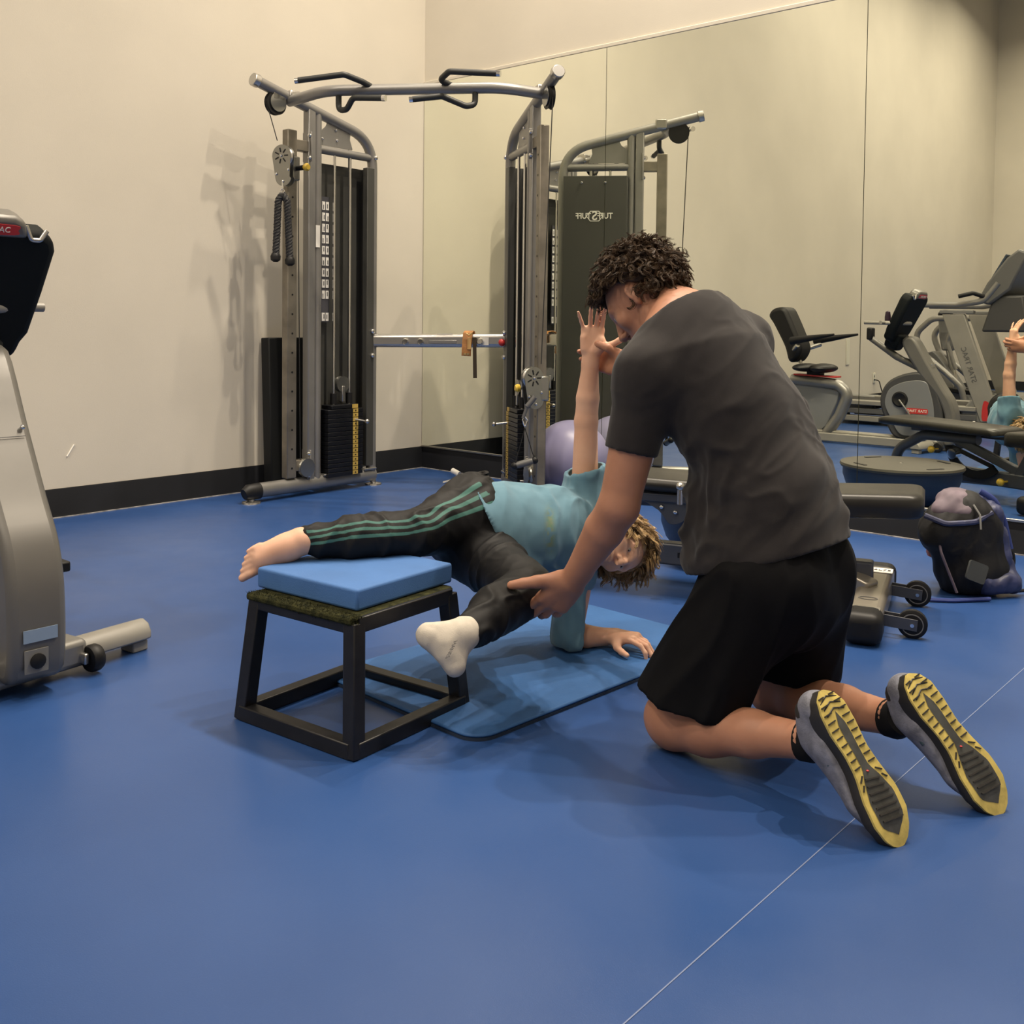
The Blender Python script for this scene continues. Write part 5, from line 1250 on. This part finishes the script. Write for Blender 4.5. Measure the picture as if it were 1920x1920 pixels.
for k in range(3200):
    t = rr.uniform(-1, 1); e_ = rr.choice((0, 1, 1, 2, 2, 2)); w_ = ht_ + .02
    p = bp(t * w_, -w_ + rr.uniform(0, .03), .303 if rr.random() < .6 else rr.uniform(.285, .303)) if e_ else bp(-w_ + rr.uniform(0, .03), t * w_, .303)
    d = nrm((rr.gauss(0, .6), rr.gauss(0, .6) - .3, .7)); x = nrm(np.cross(d, V3((rr.random(), rr.random(), .2)))) * .0012; q.add([p - x, p + x, p + d * rr.uniform(.005, .011)], [(0, 1, 2)])
q.build('turf_pile', M_turf, tf_, kind='stuff')
pc = V3((2.9075, -3.018, .331))
q = MB(); q.box(pc, (.343, .335, .050), (bx, by, UZ)); tag(q.build('foam_pad', M_foam, bevel=.007, seg=3), 'square blue foam pad on top of the black box, under the leg', 'foam pad')
M_mat = mat('blue_mat', (0.028, 0.100, 0.275), .62, var=.08, vscale=5, bump=.35, bscale=160, bdist=.0015, spec=.3)
# exercise mat with rounded corners
def rrect(hx, hy, r, n=6):
    o = []
    for cx, cy, a0 in ((hx - r, hy - r, 0), (-hx + r, hy - r, 90), (-hx + r, -hy + r, 180), (hx - r, -hy + r, 270)):
        for k in range(n + 1):
            a = radians(a0 + 90 * k / n); o.append((cx + r * cos(a), cy + r * sin(a)))
    return o
my = nrm((.055, .998, 0)); mx_ = nrm((.998, -.055, 0))
q = MB(); q.prism(rrect(.305, .52, .06), V3((3.015, -2.450, .0115)), mx_, my, .009); mt = q.build('exercise_mat', M_mat, bevel=.004); tag(mt, 'blue exercise mat with rounded corners under the child and the box', 'mat')
q = MB(); q.prism(rrect(.3055, .5205, .06), V3((3.015, -2.450, .0036)), mx_, my, .0068); q.build('dark_underside', mat('mat_edge', (.010, .022, .05), .7), mt)
mt['label'] = 'thin blue exercise mat with rounded corners beneath the child'

# ------------------------------------------------------------ exercise ball
M_ball = mat('lilac_vinyl', (0.20, 0.19, 0.31), .38, spec=.5)
q = MB(); q.lathe([(.2135 * cos(a) + (.0006 if k % 2 else 0), .2135 * sin(a)) for k, a in enumerate(np.linspace(-pi / 2 + .03, pi / 2 - .03, 49))], (1.415, -.228, .2135), nrm((.25, -.2, .95)), 64)
tag(q.build('exercise_ball', M_ball, ang=80), 'lilac exercise ball on the floor against the mirror behind the raised arm', 'exercise ball')

# ------------------------------------------------------------ adjustable bench
A0, B0 = V3((2.49, -1.60, 0)), V3((3.66, -1.21, 0)); au = nrm(B0 - A0); an_ = nrm((-au[1], au[0], 0)); BL_ = np.linalg.norm(B0 - A0)
BN = thing('weight_bench', tuple(A0 + au * .6), 'adjustable weight bench with thick dark vinyl pads behind the kneeling man', 'weight bench')
def bq(t, n, z): return A0 + au * t + an_ * n + UZ * z
def padm(t0, t1, z0, z1, name, w_=.145, lo=-.045):
    q = MB(); o = rrect((t1 - t0) / 2, w_, .045); vs = []
    for dz, s_ in ((lo, .90), (lo + .01, 1), (.018, 1), (.030, .95), (.034, .85)):
        for a, b_ in o:
            zz = z0 + (z1 - z0) * ((a + (t1 - t0) / 2) / (t1 - t0)); vs.append(bq((t0 + t1) / 2 + a * (s_ if s_ > .94 else s_ + .05), b_ * s_, zz + dz))
    L = len(o); q.add(vs, [(i * L + j, i * L + (j + 1) % L, (i + 1) * L + (j + 1) % L, (i + 1) * L + j) for i in range(4) for j in range(L)] + [tuple(range(L))[::-1], tuple(range(4 * L, 5 * L))]); return q.build(name, M_vinyl, BN, ang=60)
padm(0, .80, .385, .375, 'back_pad', lo=-.012); padm(.83, 1.235, .365, .385, 'seat_pad')
M_bf = mat('bench_frame_grey', (0.075, 0.08, 0.095), .4, .3)
q = MB(); q.beam(bq(.10, 0, .125), bq(1.08, 0, .125), .06, .08); q.build('main_beam', M_bf, BN, bevel=.008)
for t_ in (.42, .50, .58, .66):
    q = MB(); z_ = .125; q.box(bq(t_, -.031, z_), (.014, .002, .018), (au, an_, UZ)); q.build('adjust_hole', M_black, BN)
q = MB(); q.tube([bq(.02, 0, .04), bq(.06, 0, .22), bq(.24, 0, .32), bq(.6, 0, .325)], .03, 14, R=.12); q.build('rear_leg', M_bf, BN)
q = MB(); q.beam(bq(.04, -.22, .03), bq(.04, .22, .03), .05, .05); q.build('rear_foot', M_bf, BN, bevel=.01)
q = MB(); q.beam(bq(.45, 0, .32), bq(.98, 0, .13), .035, .05); q.build('support_strut', M_bf, BN, bevel=.006)
q = MB(); q.beam(bq(.85, 0, .14), bq(.95, 0, .34), .05, .05); q.build('seat_post', M_bf, BN, bevel=.006)
q = MB(); q.prism(sm([(-.06, .03), (.10, .03), (.13, .0), (.11, -.05), (.06, -.065), (.02, -.02)], 4), bq(.34, -.10, .315), au, UZ, .008); q.build('pivot_plate', M_bf, BN, bevel=.002)
q = MB(); q.ring([(.20 * cos(a), .20 * sin(a)) for a in np.linspace(pi * 1.05, pi * 1.75, 14)] , [(.15 * cos(a), .15 * sin(a)) for a in np.linspace(pi * 1.05, pi * 1.75, 14)], bq(.62, .05, .31), au, UZ, .01); q.build('ladder_arc', M_black, BN)
for t_, z_ in ((.36, .25), (.80, .12)):
    q = MB(); q.cyl(bq(t_, .03, z_), bq(t_, .075, z_), .006); q.ball(bq(t_, .09, z_), .021, 14, 10); q.build('yellow_knob', M_yellow, BN)
q = MB(); q.cyl(bq(.50, .05, .245), bq(.50, .10, .24), .03, 20); q.build('chrome_hub', M_chrome, BN)
q = MB(); q.cyl(bq(.45, -.165, .335), bq(.45, -.165, .385), .011); q.ball(bq(.45, -.165, .397), .0155, 14, 10); q.build('pull_pin', M_pad, BN)
q = MB(); q.beam(bq(.08, -.10, .343), bq(.74, -.10, .343), .03, .03); q.build('pad_rail', M_bf, BN, bevel=.004)
for t_, z_ in ((.42, .295), (.37, .31)):
    q = MB(); q.ball(bq(t_, -.106, z_), .009, 10, 6); q.build('bolt', M_chrome, BN)
# wide front foot with rubber ends and two transport wheels
f0, f1 = V3((3.605, -1.60, .052)) - FT * .10 - RT * .025, V3((3.375, -.86, .052)) - FT * .10 - RT * .025; fd = nrm(f1 - f0); fx = nrm(np.cross(UZ, fd)); fx = fx if fx[0] > 0 else -fx
M_foot = mat('champagne_frame', (0.30, 0.275, 0.235), .3, .6)
def ptube(a, b, w_, h_, name, m, par, bev=.02): q = MB(); q.beam(a, b, w_, h_); return q.build(name, m, par, bevel=bev, seg=4)
ptube(f0 + fd * .07, f1 - fd * .06, .105, .085, 'front_foot', M_foot, BN)
ptube(f0, f0 + fd * .12, .115, .098, 'rubber_end', M_black, BN, .03); ptube(f1 - fd * .10, f1, .112, .095, 'rubber_end', M_black, BN, .03)
q = MB(); q.box(f0 + fd * .10 + UZ * .0435, (.09, .035, .002), (fx, fd, UZ)); q.build('size_label', M_pad, BN)
q = MB(); q.box(f1 - fd * .15 + UZ * .0445, (.10, .07, .002), (fx, fd, UZ)); lb_ = q.build('white_label', M_white, BN)
text_obj('label_lettering', 'W6L75', .030, f1 - fd * .15 + UZ * .0462, fx, fd, M_greyd, lb_, depth=.0004)
q = MB(); q.ring([(.030 * cos(a), .018 * sin(a)) for a in np.linspace(0, 2 * pi, 20, endpoint=False)], [(.026 * cos(a), .014 * sin(a)) for a in np.linspace(0, 2 * pi, 20, endpoint=False)], f0 + fd * .22 + UZ * .0436, fx, fd, .0015); q.build('round_emblem', M_greyd, BN)
for d_ in (.17, .56):
    c_ = f0 + fd * d_ + fx * .135 - UZ * .008
    q = MB(); q.lathe([(.012, -.014), (.034, -.014), (.044, -.010), (.044, .010), (.034, .014), (.012, .014)], c_, fd, 28); q.build('transport_wheel', M_black, BN)
    q = MB(); q.lathe([(.030, -.0155), (.033, -.0155), (.033, .0155), (.030, .0155)], c_, fd, 28, close=True); q.build('wheel_ring', M_grey, BN)
    for s_ in (-1, 1):
        q = MB(); q.beam(f0 + fd * d_ + fx * .04 - UZ * .0 + fd * s_ * .020, c_ + fx * .015 + fd * s_ * .020, .004, .036, UZ); q.build('wheel_bracket', M_bf, BN, bevel=.001)
    q = MB(); q.cyl(c_ - fd * .026, c_ + fd * .026, .006, 10); q.build('axle', M_chrome, BN)
ptube(bq(.95, 0, .12), (f0 + f1) / 2 + UZ * .03, .07, .06, 'foot_link', M_foot, BN, .012)

# ------------------------------------------------------------ half-dome balance trainer, flat side up
BO = thing('balance_trainer', (2.81, -.92, 0), 'half-dome balance trainer with its grey flat side up, between bench and mirror', 'balance trainer')
oc = V3((2.81, -.92, 0))
q = MB(); q.lathe([(.02, .195), (.315, .193), (.322, .205), (.318, .217), (.02, .219)], oc, UZ, 48); q.build('platform', mat('platform_grey', (.052, .048, .040), .5, var=.06), BO)
q = MB(); q.lathe([(.02, .0), (.17, .004), (.24, .03), (.285, .09), (.305, .15), (.305, .193)], oc, UZ, 48); q.build('dome', mat('navy_dome', (.014, .03, .075), .45), BO)
for a in (0.5, 2.2, 3.7, 5.4):
    q = MB(); q.box(oc + V3((.25 * cos(a), .25 * sin(a), .219)), (.02, .10, .002), ((cos(a), sin(a), 0), (-sin(a), cos(a), 0), UZ)); q.build('grip_recess', M_black, BO)
q = MB(); q.ball(oc + UZ * .219, .010, 10, 6, (1, 1, .3)); q.build('centre_screw', M_chrome, BO)

# ------------------------------------------------------------ backpack slumped by the mirror
bk = V3((3.66, -.80, 0)); BG = nrm(-FT * 1 + RT * .0)
M_bag = mat('black_nylon', (0.006, 0.006, 0.007), .65, bump=.3, bscale=90, bdist=.002, spec=.35)
M_bagb = mat('navy_nylon', (0.020, 0.024, 0.065), .5, col2=(0.035, 0.045, 0.12), vscale=14, bump=.3, bscale=80, bdist=.003)
M_bagl = mat('lilac_lining', (0.13, 0.10, 0.125), .7, var=.15, vscale=20)
b2 = lambda r, f, z: bk + RT * r + FT * f + Z3 * z
U = Fld(); U.cone(b2(.02, 0, .09), b2(-.015, .0, .27), .125, .095, .05, FT, .85); U.cone(b2(-.08, -.02, .22), b2(.04, .0, .24), .085, .09, .05); U.cone(b2(.0, -.03, .07), b2(.07, -.02, .07), .07, .06, .04)
U.cone(b2(.09, 0, .09), b2(.03, .02, .26), .07, .06, .04)
U.fcut.append((V3((0, 0, .004)), (0, 0, -1)))
Vu, Fu = U.mesh(.005, 1); Nu = vnormals(Vu, Fu); Vu = folds(Vu, Nu, .013, 16, axis=(0, .2, 1), stretch=2.5, seed=61); Vu[:, 2] = np.maximum(Vu[:, 2], .003)
bagp = vmesh('backpack', Vu, Fu, M_bag); tag(bagp, 'black and navy backpack with pink-lilac top flap slumped on the floor by the mirror', 'backpack')
U = Fld(); U.cone(b2(-.05, .0, .335), b2(.035, .01, .33), .040, .035, .03, FT, 1.3); U.cone(b2(-.09, -.03, .30), b2(.0, -.05, .30), .035, .03, .03); U.cone(b2(.02, .09, .12), b2(.0, .08, .26), .06, .06, .03)
Vu, Fu = U.mesh(.0045, 1); Nu = vnormals(Vu, Fu); Vu = folds(Vu, Nu, .009, 24, axis=(.4, 0, .6), stretch=2.5, seed=63); vmesh('top_flap', Vu, Fu, M_bagl, bagp)
U = Fld(); U.cone(b2(.09, -.03, .30), b2(.135, -.03, .10), .030, .036, .03); U.cone(b2(.05, -.08, .05), b2(.15, -.06, .05), .042, .040, .03); U.cone(b2(.04, -.01, .335), b2(.09, -.03, .30), .026, .03, .02); U.fcut.append((V3((0, 0, .004)), (0, 0, -1)))
Vu, Fu = U.mesh(.0045, 1); Nu = vnormals(Vu, Fu); Vu = folds(Vu, Nu, .010, 26, axis=(.4, 0, 1), stretch=3, seed=65); Vu[:, 2] = np.maximum(Vu[:, 2], .003); vmesh('side_pocket', Vu, Fu, M_bagb, bagp)
q = MB(); q.prism(sm(rrect(.034, .034, .008, 2), 1), b2(-.012, -.145, .105), nrm(RT * .92 + Z3 * -.35), nrm(Z3 * .90 + RT * .3 - FT * -.15), .012); q.build('grey_patch', mat('patch_grey', (.045, .05, .05), .8), bagp)
q = MB(); q.tube([b2(-.16, -.05, .285), b2(-.10, -.09, .262), b2(.0, -.10, .272), b2(.07, -.07, .30)], .010, 8, R=.05); q.build('zip_rim', M_bagb, bagp)
q = MB(); q.tube([b2(-.12, -.06, .25), b2(-.115, -.09, .16), b2(-.06, -.10, .02)], .005, 8, R=.05); q.build('piping', M_bagl, bagp)
q = MB(); q.tube([b2(.0, -.08, .33), b2(.01, -.11, .30), b2(.01, -.12, .25)], .0035, 6); q.build('zip_pull', M_grey, bagp)
q = MB(); q.tube([b2(.05, -.02, .37), b2(.10, -.03, .34), b2(.14, -.02, .26), b2(.165, -.02, .16)], .011, 8, R=.08, ratio=.5); q.build('shoulder_strap', mat('blue_strap', (.03, .05, .20), .5), bagp)
q = MB(); q.tube([b2(.15, .02, .15), b2(.19, .03, .15), b2(.20, .03, .10), b2(.17, .0, .07)], .012, 8, R=.04); q.build('strap_loop', M_bag, bagp)
q = MB(); q.tube([b2(.04, -.14, .010), b2(-.10, -.16, .008), b2(-.20, -.15, .008)], .007, 6, R=.05); q.build('loose_strap', bpy.data.materials['blue_strap'], bagp)
q = MB(); q.tube([b2(.16, -.05, .012), b2(.22, -.05, .02), b2(.27, -.10, .006)], .006, 6, R=.04); q.build('loose_strap', M_bag, bagp)
q = MB(); q.prism(sm(rrect(.10, .085, .02, 2), 1), b2(.02, .115, .18), -RT, Z3, .02); q.build('back_panel', mat('pink_panel', (.30, .12, .11), .7), bagp)

# small silver clip stand behind the child's hip, on the floor
q0 = at(865, 907, 6.05) * V3((1, 1, 0))
SM = thing('tripod_stand', (q0[0], q0[1], 0), 'small chrome stand with a short pale bar on the floor between the cable towers', 'stand')
q = MB(); q.tube([at(848, 882, 6.05), at(861, 889, 6.02)], .016, 10); q.build('top_bar', M_white, SM)
hub = at(858, 898, 6.05)
for dx, dy in ((-.07, -.05), (.08, -.03), (.0, .08)):
    q = MB(); q.tube([hub, V3((hub[0] + dx, hub[1] + dy, .004))], .008, 8); q.build('leg', M_chrome, SM)
q = MB(); q.tube([at(856, 886, 6.04), hub], .009, 8); q.build('neck', M_chrome, SM)
